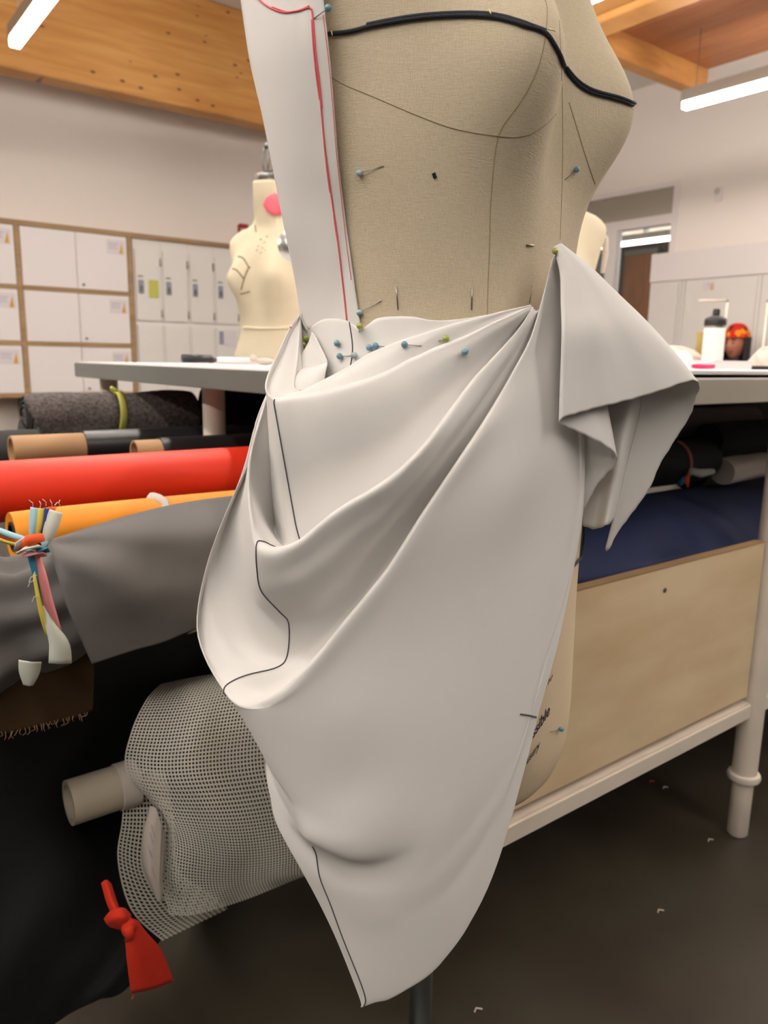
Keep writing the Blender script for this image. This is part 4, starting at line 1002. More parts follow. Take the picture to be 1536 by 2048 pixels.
Al = [(549, 797, -5), (537, 790, -5), (531, 776, -4.8), (534, 755, -4), (545, 728, -3), (560, 697, -2), (578, 660, -1), (600, 628, -.2)]
Br = [(1066, 616, -.4), (1040, 655, -.8), (1010, 690, -1), (980, 722, -1.2), (945, 760, -1.4), (900, 820, -1.6), (855, 880, -1.8), (820, 918, -2), (785, 950, -2.2), (740, 980, -2.6), (700, 1003, -3), (660, 1030, -3.5), (630, 1055, -4), (605, 1076, -4.5), (580, 1090, -5), (550, 1095, -5.3), (530, 1093, -5.5), (515, 1085, -5.5)]
Bl = [(515, 1085, -5.5), (509, 1076, -5.3), (505, 1050, -5), (499, 1000, -4), (497, 950, -3), (503, 900, -2.3), (520, 840, -1.5), (545, 760, -.8), (575, 690, -.2), (600, 640, .3)]
Cr = [(1100, 540, -.6), (1082, 610, -.8), (1060, 680, -1), (1028, 740, -1.1), (1000, 790, -1.2), (960, 855, -1.4), (900, 945, -1.6), (840, 1035, -2), (784, 1124, -2.4), (735, 1188, -2.9), (687, 1245, -3.5), (645, 1298, -4.2), (598, 1350, -5), (560, 1383, -5.7), (521, 1402, -6.2), (490, 1405, -6.5), (465, 1398, -6.6), (449, 1380, -6.6)]
Cl = [(449, 1380, -6.6), (435, 1360, -6.2), (415, 1325, -5.5), (398, 1280, -4.5), (394, 1245, -4), (400, 1190, -3.2), (420, 1110, -2.2), (450, 1030, -1.3), (478, 965, -.6), (500, 915, 0), (530, 800, .5), (600, 650, .8)]
HBr = [(1068, 640, .3), (1045, 670, .3), (1012, 710, .4), (985, 745, .5), (950, 785, .5), (905, 845, .5), (860, 905, .5), (825, 945, .4), (790, 978, .3), (745, 1010, .2), (705, 1035, 0), (665, 1065, -.3), (635, 1090, -.6), (603, 1110, -1)]
HBl = [(603, 1110, -1), (586, 1104, -1.6), (574, 1096, -2.0), (562, 1085, -.4), (550, 1068, 1.8), (547, 1000, 2.0), (547, 940, 1.9), (549, 880, 1.2), (556, 800, .5), (575, 700, .5), (600, 640, .3)]
R_W0 = rw([(1060, 612, 0), (960, 632, 0), (900, 640, 0), (860, 640, 0), (830, 634, .1), (790, 633, 0), (755, 637, 0), (735, 650, -.5), (722, 659, -.8), (710, 652, -.4), (700, 645, 0)],
          [(700, 645, 0), (680, 638, 0), (650, 638, 0), (630, 648, 0), (618, 660, .2), (608, 650, .2), (602, 634, .2)])
R_W1 = rw([(1060, 614, 0), (960, 655, 0), (900, 668, 0), (820, 690, 0), (760, 705, -.1), (706, 700, -.1)], [(706, 700, -.1), (670, 705, 0), (645, 695, 0), (625, 680, .5), (610, 660, .8), (602, 640, .5)])
R_W2 = rw([(1060, 620, .3), (960, 668, .4), (880, 695, .4), (800, 725, .5), (740, 765, .5), (690, 800, .6)], [(690, 800, .6), (655, 790, .8), (625, 760, 1.0), (608, 700, 1.2), (602, 650, .9)])
def lerp(a, b, t, dd=0): c = a*(1-t)+b*t; c = c.copy(); c[:, 2] += dd/100; return c
rA1, rA, rB, rC, rHB = rw(A1r, A1l), rw(Ar, Al), rw(Br, Bl), rw(Cr, Cl), rw(HBr, HBl)
rows = [R_W0, R_W1, lerp(R_W1, R_W2, .6), R_W2,
        rw(sh(A1r, 0, 5, 1.0), shl(A1l, 6, 0, .8)), rw(sh(A1r, 0, 0, .45), shl(A1l, 2, 0, .3)), rA1,
        rw(sh(A1r, 0, 7, -.15), shl(A1l, -3, 3, 0)),
        lerp(rA1, rA, .55, .25), rw(sh(Ar, 0, 10, .9), shl(Al, 10, 0, 1.0)),
        rw(sh(Ar, 0, 4, .8), shl(Al, 5, 0, .8)), rw(sh(Ar, 0, 0, .4), shl(Al, 1, 0, .3)), rw(sh(Ar, 0, 4, -.05), shl(Al, 0, 2, 0))]
i_A = len(rows)-1
rA2 = rw(sh(Ar, 0, 14, -.1), shl(Al, 2, 8, .2))
rows += [rA2, lerp(rA2, rHB, .16, -.15), lerp(rA2, rHB, .36, 0), lerp(rA2, rHB, .58, .35), lerp(rA2, rHB, .80, .35), rHB,
         rw(sh(Br[:-3], 0, 10, 2.2)+[(548, 1097, -3.6)], [(548, 1097, -3.6), (540, 1075, -3), (525, 1040, -2.5), (512, 1000, -2), (505, 950, -1.5), (508, 900, -1), (525, 840, -.5), (550, 760, 0), (576, 690, .2), (600, 642, .4)]),
         rw(sh(Br[:-2], 0, 3, 1.0)+[(528, 1086, -4.9)], [(528, 1086, -4.9), (520, 1072, -4.6), (512, 1045, -4), (503, 1000, -3.2), (500, 950, -2.6), (505, 900, -2), (522, 840, -1.2), (547, 760, -.5), (576, 690, 0), (600, 641, .3)]),
         rw(sh(Br, 0, 0, .2), Bl)]
i_B = len(rows)-1
rows += [rw(sh(Br[:-3], 0, 12, -.1)+[(550, 1112, -5.6), (528, 1110, -5.8), (513, 1103, -5.9)], [(513, 1103, -5.9), (507, 1092, -5.4), (500, 1050, -4.8), (495, 1000, -3.7), (495, 950, -2.7), (502, 900, -2), (520, 840, -1.3), (545, 760, -.6), (575, 690, 0), (600, 641, .3)]),
         rw([(1072, 622, -.5), (1025, 694, -.9), (975, 760, -1.1), (905, 858, -1.3), (820, 960, -1.6), (740, 1025, -2.1), (670, 1075, -2.9), (610, 1120, -4), (560, 1145, -5), (514, 1140, -5.5)], [(514, 1140, -5.5), (505, 1110, -4.6), (494, 1060, -3.6), (490, 1000, -2.6), (495, 940, -1.6), (515, 850, -.8), (550, 750, -.2), (600, 643, .4)]),
         rw([(1076, 620, -.4), (1035, 690, -.6), (990, 755, -.7), (930, 840, -.8), (855, 935, -1.0), (780, 1020, -1.3), (710, 1080, -1.9), (640, 1140, -3), (580, 1175, -4.2), (523, 1184, -4.6)], [(523, 1184, -4.6), (505, 1150, -3.6), (490, 1100, -2.6), (486, 1050, -1.9), (488, 1000, -1.4), (498, 930, -.8), (520, 845, -.4), (555, 750, 0), (600, 644, .5)]),
         rw([(1078, 620, -.3), (1040, 690, -.3), (1000, 750, -.3), (940, 835, -.2), (870, 935, -.2), (800, 1020, -.2), (740, 1095, -.4), (680, 1155, -1.1), (620, 1205, -2.2), (585, 1219, -2.8), (560, 1222, -3)], [(560, 1222, -3), (532, 1212, -2.5), (505, 1180, -2), (488, 1120, -1.5), (484, 1060, -1), (489, 1000, -.8), (499, 930, -.3), (525, 830, .2), (560, 740, .3), (600, 645, .5)]),
         rw([(1085, 610, 0), (1050, 690, .2), (1010, 765, .4), (950, 850, .6), (880, 950, .8), (810, 1050, 1), (755, 1130, 1), (700, 1195, .5), (650, 1232, -.2), (612, 1245, -.8), (580, 1247, -1.2)], [(580, 1247, -1.2), (545, 1242, -1), (510, 1215, -1), (488, 1170, -.7), (472, 1100, -.2), (471, 1040, 0), (484, 990, .2), (499, 930, .4), (525, 830, .5), (600, 648, .6)]),
         rw([(1090, 600, .2), (1060, 690, .6), (1018, 775, 1), (960, 860, 1.2), (890, 960, 1.4), (825, 1060, 1.6), (770, 1140, 1.5), (714, 1215, 1.1), (662, 1265, .6), (620, 1298, .2), (577, 1312, -.4)], [(577, 1312, -.4), (540, 1302, -.6), (505, 1268, -.6), (478, 1212, -.5), (456, 1140, -.1), (455, 1070, .2), (472, 1010, .4), (495, 940, .6), (525, 830, .6), (600, 650, .7)]),
         rw([(1094, 590, .3), (1068, 680, .8), (1034, 750, 1.1), (970, 858, 1.5), (910, 957, 1.6), (850, 1054, 1.5), (795, 1146, 1.1), (745, 1212, .6), (695, 1272, .1), (652, 1325, -.6), (606, 1356, -1.4), (578, 1350, -1.3), (558, 1334, -1.5)], [(558, 1334, -1.5), (518, 1326, -1.7), (478, 1292, -1.6), (450, 1230, -1.2), (431, 1150, -.7), (438, 1070, -.1), (464, 1005, .3), (495, 930, .5), (525, 820, .6), (600, 650, .7)]),
         rw([(1096, 575, .2), (1074, 655, .5), (1040, 735, .7), (975, 845, 1), (905, 955, 1), (848, 1046, .8), (790, 1135, .4), (740, 1200, -.2), (692, 1260, -.9), (645, 1320, -1.8), (600, 1364, -2.6), (560, 1385, -3.2), (520, 1380, -3.6), (498, 1350, -4)], [(498, 1350, -4), (462, 1322, -3.8), (433, 1275, -3.1), (414, 1220, -2.5), (414, 1160, -1.8), (430, 1090, -1.1), (457, 1020, -.4), (490, 930, 0), (520, 820, .4), (600, 650, .7)]),
         rw(sh(Cr[:-4], 0, 3, 1.0)+[(515, 1396, -5.2), (484, 1385, -5.4), (462, 1364, -5.7)], shl([(462, 1364, -5.7)]+Cl[1:], 5, 0, .9)),
         rw(sh(Cr, 0, 0, .1), Cl)]
i_C = len(rows)-1
rows += [rw(sh(Cr[:-3], 3, 14, -.1)+[(500, 1416, -6.8), (478, 1412, -6.9), (455, 1395, -6.9)], shl(Cl, 3, 6, .9)),
  rw([(1104, 520, -.6), (1098, 600, -.7), (1075, 700, -.8), (1010, 850, -1.0), (905, 1020, -1.4), (810, 1170, -1.9), (710, 1300, -3), (620, 1390, -4.6), (545, 1425, -6), (500, 1432, -6.7), (470, 1420, -6.8)],
     [(470, 1420, -6.8), (462, 1400, -5), (436, 1330, -3), (425, 1250, -1), (440, 1120, .5), (480, 980, 1.5), (540, 820, 1.6), (598, 660, 1.8)]),
  rw([(1112, 510, -.5), (1112, 640, -.6), (1090, 800, -.5), (1030, 970, -.7), (935, 1140, -.6), (835, 1290, -1.3), (735, 1410, -2.8), (640, 1475, -4.2), (560, 1500, -5.4), (505, 1484, -6.2)],
     [(505, 1484, -6.2), (498, 1450, -4), (480, 1350, -1), (470, 1250, 1), (480, 1120, 2.2), (510, 980, 2.6), (550, 820, 2.4), (598, 670, 2.2)]),
  rw([(1122, 520, -.2), (1128, 720, -.4), (1112, 900, .2), (1062, 1060, .3), (985, 1225, -.1), (890, 1385, -1.0), (790, 1495, -2.1), (690, 1565, -3.2), (610, 1588, -4.4), (545, 1560, -5.2)],
     [(545, 1560, -5.2), (535, 1500, -2.5), (520, 1380, 1), (505, 1250, 2.6), (520, 1000, 4), (560, 820, 3.4), (598, 680, 2.6)]),
  rw([(1140, 600, .6), (1150, 800, .7), (1150, 960, .8), (1110, 1120, .5), (1030, 1300, .1), (930, 1460, -.8), (830, 1570, -1.7), (740, 1620, -2.8), (660, 1640, -3.8), (590, 1620, -4.6)],
     [(590, 1620, -4.6), (574, 1588, -3), (556, 1552, -1), (542, 1510, .5), (534, 1470, 1.5), (530, 1430, 2.5), (528, 1400, 3)]),
  rw([(1152, 680, 1.0), (1162, 880, 1.2), (1156, 1010, 1.2), (1118, 1180, .7), (1042, 1360, .1), (945, 1515, -.7), (852, 1620, -1.5), (768, 1672, -2.5), (690, 1690, -3.6), (606, 1668, -4.7)],
     [(606, 1668, -4.7), (590, 1636, -3), (566, 1596, -1), (548, 1560, 0), (538, 1535, .6), (534, 1510, 1), (532, 1490, 1.4)]),
  rw([(1160, 760, 1.3), (1170, 920, 1.4), (1160, 1050, 1.3), (1122, 1220, .7), (1048, 1400, .1), (950, 1560, -.7), (860, 1662, -1.45), (780, 1706, -2.1), (700, 1720, -3.1), (611, 1680, -4.3)],
     [(611, 1680, -4.3), (594, 1650, -2.6), (570, 1612, -1), (548, 1578, -.2), (536, 1558, .2), (533, 1550, .3), (532, 1545, .3)]),
  rw([(1166, 880, 1.4), (1160, 1000, 1.5), (1138, 1110, 1.2), (1096, 1280, .6), (1040, 1455, 0), (945, 1605, -.7), (860, 1695, -1.4), (785, 1726, -1.7), (705, 1726, -1.9), (613, 1678, -2.9)],
     [(613, 1678, -2.9), (598, 1664, -2), (580, 1648, -1.3), (562, 1628, -.8), (550, 1612, -.4), (544, 1600, -.2), (541, 1592, 0)]),
  rw([(1166, 1020, 1.5), (1140, 1130, 1.2), (1088, 1330, .6), (1036, 1490, .0), (948, 1632, -.6), (862, 1720, -1.3), (788, 1756, -1.6), (705, 1756, -1.8), (629, 1702, -2.2)],
     [(629, 1702, -2.2), (612, 1692, -1.8), (596, 1682, -1.5), (580, 1672, -1.2), (568, 1664, -1), (560, 1656, -.8), (554, 1648, -.7)]),
  rw([(1122, 1260, .8), (1080, 1370, .4), (1025, 1545, -.1), (945, 1675, -.6), (865, 1755, -1.2), (790, 1790, -1.6), (710, 1790, -1.9), (636, 1750, -2.2)],
     [(636, 1750, -2.2), (628, 1746, -2), (619, 1742, -1.8), (611, 1738, -1.6), (606, 1736, -1.5), (602, 1734, -1.4), (599, 1732, -1.3)]),
  rw([(1076, 1430, .5), (1035, 1535, .2), (985, 1655, -.2), (915, 1755, -.6), (850, 1810, -1.1), (780, 1835, -1.5), (715, 1835, -1.7), (658, 1804, -1.8)],
     [(658, 1804, -1.8), (650, 1802, -1.6), (642, 1800, -1.4), (635, 1798, -1.2)]),
  rw([(1046, 1548, .3), (1010, 1660, 0), (950, 1760, -.4), (885, 1820, -.8), (820, 1855, -1.2), (750, 1875, -1.4), (684, 1878, -1.5)], [(684, 1878, -1.5), (680, 1878, -1.4), (676, 1877, -1.2), (672, 1875, -1.1)]),
  rw([(1000, 1706, .1), (966, 1795, -.2), (910, 1860, -.5), (850, 1905, -.8), (790, 1935, -1.1), (715, 1953, -1.3)], [(715, 1953, -1.3), (712, 1954, -1.2), (709, 1956, -1.1), (705, 1957, -1)]),
  rw([(936, 1852, -.2), (900, 1903, -.4), (872, 1937, -.5), (840, 1958, -.7), (790, 1985, -.9), (730, 1996, -1.1)], [(730, 1996, -1.1), (727, 1998, -1), (724, 2000, -1), (721, 2001, -1)]),
  rw([(872, 1937, -.4), (823, 1969, -.6), (779, 1997, -.8), (750, 2004, -.9), (726, 2013, -1)], [(726, 2013, -1), (725, 2013.5, -1), (723.5, 2014, -1), (722, 2014, -1)])]
D = np.array(loft_rows(rows, 7))
P3 = np.array([[att(p[0], p[1], p[2]) for p in r] for r in D])
# soft relaxation so the crossings of folds read as cloth (keeps the outline)
for _ in range(2):
    P3[1:-1, 1:-1] = .5*P3[1:-1, 1:-1]+.125*(P3[:-2, 1:-1]+P3[2:, 1:-1]+P3[1:-1, :-2]+P3[1:-1, 2:])
# keep the cloth outside the body
for i in range(P3.shape[0]):
    for j in range(P3.shape[1]):
        v = Vector(P3[i, j]-CAM); dist = v.length; h = bt.ray_cast(Vector(CAM), v.normalized())
        if h[0] is not None and dist > h[3]-.0035 and j < N1+8: P3[i, j] = CAM+np.array(v.normalized())*(h[3]-.0035)
for _ in range(4):
    k_ = i_C*7+10
    P3[k_:-1, 1:-1] = .5*P3[k_:-1, 1:-1]+.125*(P3[k_-1:-2, 1:-1]+P3[k_+1:, 1:-1]+P3[k_:-1, :-2]+P3[k_:-1, 2:])
skb = P3[0, 0]
mb = MB(); mb.grid(P3.tolist())
skirt = mb.done('draped_skirt', M['crepe'], smooth=True, local=skb); solid(skirt, .0009)
tag(skirt, 'white crepe skirt draped in deep cowl folds, pinned at the waist of the front form', 'skirt')
sn = MB()
def colnorm(i, j):
    a = P3[min(i+1, len(P3)-1), j]-P3[max(i-1, 0), j]; b = P3[i, j+1]-P3[i, j-1]; n = np.cross(a, b); n /= np.linalg.norm(n)+1e-12
    return n if n.dot(CAM-P3[i, j]) > 0 else -n
jn = N1-1
def penline(i0, i1, nm='pen_line', r=.00055):
    pts = [P3[i, jn]+colnorm(i, jn)*.0007 for i in range(i0, i1)]
    o_ = MB().tube(pts, r, 6).done(nm, M['pen'], None, True)
    o_.parent = skirt; o_.location = -Vector(skb); return o_
penline(0, 21); penline(i_A*7+2, i_C*7+8); penline((i_C+9)*7-3, len(P3)-1)
st_ = bvh_of(skirt)
# other pen marks
def smark(pts, r, m, nm='pen_mark', off=.0005):
    o_ = mark(nm, st_, pts, r, m, None, off)
    if o_: o_.parent = skirt; o_.location = -Vector(skb)
smark([(1040, 1428), (1055, 1430), (1072, 1434)], .0006, M['pen'])
smark([(575, 655), (578, 652), (582, 656)], .0006, M['redpen'], 'red_pen_mark'); smark([(623, 679), (627, 681), (631, 683)], .0008, M['redpen'], 'red_pen_mark')

# tail flap: a cone of cloth falling from the pin at the right
def fl(pts, n=150): return resample([(x, y, t) for x, y, t in pts], n)
apex = [(1112, 500, .650), (1112, 498, .646), (1113, 494, .643), (1118, 488, .640), (1122, 487, .637), (1116, 489, .634), (1110, 492, .632), (1106, 496, .632), (1107, 500, .634), (1110, 503, .638), (1112, 505, .642)]
# hem order: skirt boundary -> back panel tip -> right turn -> front -> left turn -> lobe -> back
def flap_row(k):
    return None
hemseg = [  # key points (corner chain) at the hem, and the matching ones half way and near the pin
 # hem                    mid                      near
 ((1166, 1052, .690), (1146, 760, .672), (1122, 560, .655)),
 ((1190, 1058, .688), (1212, 765, .680), (1140, 560, .656)),
 ((1214, 1050, .668), (1262, 770, .664), (1155, 560, .652)),
 ((1226, 1044, .700), (1279, 772, .686), (1160, 558, .658)),
 ((1212, 1103, .700), (1284, 775, .688), (1163, 556, .658)),
 ((1245, 1050, .704), (1287, 760, .688), (1166, 554, .658)),
 ((1290, 990, .706), (1290, 740, .687), (1169, 552, .658)),
 ((1330, 910, .704), (1292, 710, .685), (1172, 550, .657)),
 ((1375, 840, .700), (1292, 680, .680), (1172, 545, .655)),
 ((1396, 785, .686), (1297, 655, .670), (1178, 538, .651)),
 ((1398, 768, .672), (1293, 643, .660), (1177, 530, .647)),
 ((1382, 761, .660), (1280, 645, .648), (1172, 530, .643)),
 ((1334, 777, .648), (1255, 650, .638), (1165, 532, .638)),
 ((1277, 795, .640), (1225, 655, .631), (1157, 535, .635)),
 ((1230, 807, .628), (1195, 660, .622), (1149, 540, .632)),
 ((1185, 818, .622), (1168, 665, .617), (1140, 544, .629)),
 ((1150, 828, .610), (1143, 668, .611), (1131, 548, .627)),
 ((1126, 835, .602), (1129, 668, .606), (1123, 550, .626)),
 ((1119, 845, .604), (1124, 672, .608), (1121, 553, .628)),
 ((1126, 851, .612), (1132, 676, .618), (1125, 556, .633)),
 ((1150, 861, .620), (1148, 680, .628), (1131, 558, .637)),
 ((1194, 882, .628), (1172, 690, .634), (1138, 558, .640)),
 ((1223, 901, .636), (1190, 700, .640), (1144, 558, .642)),
 ((1233, 915, .645), (1195, 705, .648), (1146, 560, .645)),
 ((1228, 932, .654), (1187, 712, .655), (1142, 562, .648)),
 ((1209, 952, .660), (1172, 716, .658), (1134, 563, .649)),
 ((1190, 976, .664), (1160, 718, .660), (1128, 563, .650)),
 ((1168, 1020, .668), (1146, 720, .662), (1120, 562, .650))]
hemr = resample([h[0] for h in hemseg], 190); midr = resample([h[1] for h in hemseg], 190); nearr = resample([h[2] for h in hemseg], 190); apr = resample(apex, 190)
# keep the correspondences by key index instead of arc length
def keyed(k, n=7):
    P = [np.array(h[k], float) for h in hemseg]; return np.array([cr(P, t) for t in np.linspace(0, len(P)-1, n*(len(P)-1)+1)])
hemr, midr, nearr = keyed(0), keyed(1), keyed(2); apr = resample(apex, len(hemr))
for i in range(len(hemr)):
    hemr[i, 0] += .9*math.sin(i*.9)+.6*math.sin(i*2.3); hemr[i, 1] += .7*math.sin(i*1.3)
q3 = lerp(midr, hemr, .5)
q3[:, 0] += np.where(midr[:, 0] > 1200, 4, 0)
DF = np.array(loft_rows([apr, lerp(apr, nearr, .45), nearr, lerp(nearr, midr, .5), midr, q3, hemr], 10))
PF = np.array([[att(*p) for p in r] for r in DF])
for _ in range(2): PF[1:-1, 1:-1] = .6*PF[1:-1, 1:-1]+.1*(PF[:-2, 1:-1]+PF[2:, 1:-1]+PF[1:-1, :-2]+PF[1:-1, 2:])
mb = MB(); mb.grid(PF.tolist()); fo = mb.done('side_tail', M['crepe'], None, True); fo.parent = skirt; fo.location = -Vector(skb); solid(fo, .0009)

def csheet(nm, rws):
    Q = np.array(loft_rows([resample([(x, y, t0(x, y)+d/100) for x, y, d in r_], 24) for r_ in rws], 6)); W_ = [[att(*p) for p in r_] for r_ in Q]
    mb = MB(); mb.grid(W_); q = mb.done(nm, M['crepe'], None, True); q.parent = skirt; q.location = -Vector(skb); solid(q, .0009)
csheet('inner_fold', [[(603, 738, -.6), (622, 735, -.9), (640, 731, -1.1), (654, 724, -1.2)], [(596, 744, -1.6), (615, 740, -2.0), (638, 736, -1.9), (655, 728, -1.5)], [(588, 762, -2.4), (610, 760, -2.7), (632, 752, -2.4), (652, 742, -1.7)], [(590, 782, -2.3), (612, 780, -2.4), (632, 771, -2.0), (649, 759, -1.4)]])
csheet('inner_fold', [[(624, 664, -.9), (632, 676, -1.1), (641, 693, -1.2), (655, 722, -1.3)], [(618, 684, -.7), (626, 698, -1.0), (636, 712, -1.2), (653, 727, -1.3)], [(602, 712, -.4), (610, 720, -.7), (625, 728, -1.0), (650, 729, -1.2)], [(597, 742, -.2), (605, 742, -.6), (622, 739, -1.0), (648, 732, -1.1)]])
# strap
SL = [(500, -330, .735), (476, -240, .715), (468, -140, .70), (474, -60, .69), (482, 0, .685), (498, 109, .68), (512, 175, .68), (526, 235, .68), (553, 372, .685), (572, 470, .69), (591, 563, .70), (600, 625, .70), (606, 662, .70)]
SR = [(632, -330, .70), (628, -240, .65), (630, -140, .615), (640, -60, .612), (647, 0, .612), (655, 71, .612), (662, 142, .615), (669, 230, .62), (677, 328, .628), (688, 416, .638), (702, 519, .647), (715, 612, .655), (723, 662, .655)]
a, b = resample(SL, 90), resample(SR, 90); rowsS = []
for i in range(90):
    v = i/89; row = []
    for k in range(33):
        u = k/32; p = a[i]*(1-u)+b[i]*u
        p = p.copy(); p[2] = b[i][2]+(a[i][2]-b[i][2])*(1-u)**1.8
        p[2] -= .005*math.exp(-((u-.35)/.15)**2)*math.exp(-((v-.25)/.2)**2)
        p[2] += .004*math.sin(v*9+u*2)*math.sin(math.pi*u)+.0035*math.exp(-((u-.72+.1*v)/.05)**2)*math.exp(-((v-.32)/.08)**2)
        row.append(att(*p))
    rowsS.append(row)
RS = np.array(rowsS)
for i in range(90):
    for k in range(33):
        v = Vector(RS[i, k]-CAM); h = bt.ray_cast(Vector(CAM), v.normalized())
        if h[0] is not None and v.length > h[3]-.003: RS[i, k] = CAM+np.array(v.normalized())*(h[3]-.003)
for _ in range(3): RS[1:-1, 1:-1] = .5*RS[1:-1, 1:-1]+.125*(RS[:-2, 1:-1]+RS[2:, 1:-1]+RS[1:-1, :-2]+RS[1:-1, 2:])
mb = MB(); mb.grid(RS.tolist()); strap = mb.done('strap_panel', M['crepe'], smooth=True, local=RS[0, 0]); solid(strap, .001)
tag(strap, 'long white cloth strap marked with a red pen line at the left of the form', 'strap'); sb = Vector(RS[0, 0]); ts = bvh_of(strap)
for pts, r in (([(500, -30), (520, 0), (542, 16), (569, 25), (597, 22), (621, 16), (626, 38), (632, 109), (639, 164), (643, 219), (651, 301), (662, 383), (676, 481), (687, 574), (694, 640)], .0007),
               ([(545, 14), (575, 24), (600, 20), (619, 12)], .0005), ([(624, 40), (627, 90), (633, 150), (640, 200)], .0006), ([(634, 130), (640, 175), (644, 215)], .0008), ([(649, 285), (655, 340), (661, 385)], .0008), ([(668, 430), (672, 460), (677, 490)], .0006)):
    q = mark('red_pen_line', ts, pts, r, M['redpen'], None, .0004)
    if q: q.parent = strap; q.location = -sb
q = mark('red_edge_line', ts, [(646, 30), (656, 110), (664, 190), (672, 290), (679, 360), (690, 460), (703, 560)], .0003, M['redpen'], None, .0004)
if q: q.parent = strap; q.location = -sb

# waist cord / tapes
def cord(pts, r, label, nm='style_cord', flat=True):
    P = resample(pts, 80); Q = [hit(bt, p[0], p[1], .0012) for p in P]; Q = [q for q in Q if q is not None]
    return tag(MB().tube(Q, r, 10).done(nm, M['cord'], smooth=True, local=Q[0]), label, 'cord')
ck = cord([(655, 69), (700, 64), (735, 55), (780, 46), (840, 37), (900, 33), (960, 33), (1000, 38), (1045, 51), (1085, 64), (1104, 86), (1118, 112), (1130, 140), (1150, 165), (1175, 183), (1200, 191), (1235, 200), (1262, 210), (1270, 217)], .0016, 'black navy cord pinned across the bust of the front form')
o_ = mark('cord_strand', bt, [(735, 50), (780, 41), (840, 32), (900, 28), (960, 28), (1005, 34), (1050, 48), (1090, 63)], .0015, M['cord'], None, .0012)
o_.parent = ck; o_.location = -ck.location
o_ = mark('cord_strand', bt, [(1128, 136), (1150, 161), (1175, 178), (1200, 187), (1235, 196), (1266, 208)], .0014, M['cord'], None, .0022)
if o_: o_.parent = ck; o_.location = -ck.location
for (x0, y0, x1, y1) in ((670, 64, 672, 73), (979, 26, 984, 34), (1090, 64, 1102, 67)):
    s_ = mark('gold_staple', bt, [(x0, y0), (x1, y1)], .0005, M['gold'], None, .0042)
    if s_: s_.parent = ck; s_.location = -ck.location
def hq(px, py, off): return hit(bt, px, py, off)
P = [hq(1161, y, .003) for y in range(1020, 1110, 10)]+[hq(1157, 1113, .003), hq(1150, 1121, .003), hq(1142, 1130, .003), hq(1130, 1140, .003)]
P = [p for p in P if p is not None]
if len(P) > 2: tag(MB().tube(P, .0013, 8).done('style_cord', M['cord'], smooth=True, local=P[0]), 'dark cord hanging at the hip of the front form under the cloth tail', 'cord')
# ------------------------------------------------------------------ pins
def pin(px, py, tx, ty, tree, m, label, off=.003, toff=.0004, r=.00255, hd=True, group='ball headed pins', sr=.00035):
    a = hit(tree, px, py, off); b = hit(tree, tx, ty, toff)
    def along(x, y, q, dd): v = Vector(ray(x, y)).normalized(); return Vector(CAM)+v*((q-Vector(CAM)).length-dd)
    if a is None and b is None: return
    if a is None: a = along(px, py, b, .004)
    if b is None: b = along(tx, ty, a, -.001)
    o = empty('ball_head_pin' if hd else 'plain_pin', a, label, 'pin', group)
    if hd: MB().sphere(a, r, 16).done('head', m, o, True)
    MB().tube([a, b], sr, 6).done('shaft', M['pinsteel'], o, True)
pin(656, 16, 628, 38, ts, M['pinblue'], 'blue ball pin at the top corner of the strap')
pin(722, 346, 768, 332, bt, M['pinpale'], 'pale blue ball pin in the linen right of the strap at mid torso')
pin(1148, 339, 1129, 360, bt, M['pinblue'], 'blue ball pin under the far bust at the right')
pin(723, 626, 763, 602, bt, M['pinpale'], 'pale blue ball pin at the foot of the strap just above the waist edge')
pin(679, 688, 670, 691, st_, M['pinblue'], 'blue ball pin left of the pen line, upper of the two there')
pin(684, 715, 702, 712, st_, M['pinblue'], 'blue ball pin left of the pen line, lower of the two there')
pin(712, 713, 703, 714, st_, M['pinpale'], 'pale blue ball pin touching the pen line from the right')
pin(742, 696, 752, 697, st_, M['pinblue'], 'blue ball pin, left one of the close pair right of the pen line')
pin(754, 693, 769, 694, st_, M['pinblue'], 'blue ball pin, right one of the close pair right of the pen line')
pin(810, 693, 843, 692, st_, M['pinblue'], 'blue ball pin with a long bare shaft on the first waist fold')
pin(926, 704, 937, 703, st_, M['pinblue'], 'blue ball pin rightmost on the waistband folds')
pin(1117, 1456, 1099, 1463, bt, M['pinblue'], 'blue ball pin beside the printed text on the hip')
pin(719, 652, 719, 664, st_, M['pingreen'], 'green ball pin tucked into the waist edge at the strap foot')
pin(617, 678, 612, 690, st_, M['pingreen'], 'upper green ball pin inside the small left fold')
pin(613, 691, 616, 697, st_, M['pingreen'], 'lower green ball pin inside the small left fold')
pin(890, 677, 877, 682, st_, M['pingreen'], 'green ball pin on the upper waist fold')
tf = bvh_of(fo)
pin(1112, 504, 1113, 514, tf, M['pingreen'], 'green ball pin at the peak of the side tail', off=.0025)
pin(793, 573, 796, 619, bt, None, 'bare steel pin standing above the waist edge, left one of two', hd=False, off=.001, group='bare steel pins', sr=.0005)
pin(943, 575, 943, 620, bt, None, 'bare steel pin standing above the waist edge, right one of two', hd=False, off=.001, group='bare steel pins', sr=.0005)
pin(1064, 572, 1058, 606, bt, None, 'thin bare steel pin at the right waist below the peak', hd=False, off=.001, group='bare steel pins')
pin(1052, 490, 1066, 491, bt, None, 'shiny short bare pin lying sideways left of the peak', hd=False, off=.001, group='bare steel pins', sr=.0009)
hip_text('Pro', (1090, 1379), (9, -15), (6, -24), .015)
hip_text('ossible', (1055, 1491), (16, -23.5), (2, -32), .015)
hip_text('ustry', (1051, 1530), (13, -17), (5, -26), .01)

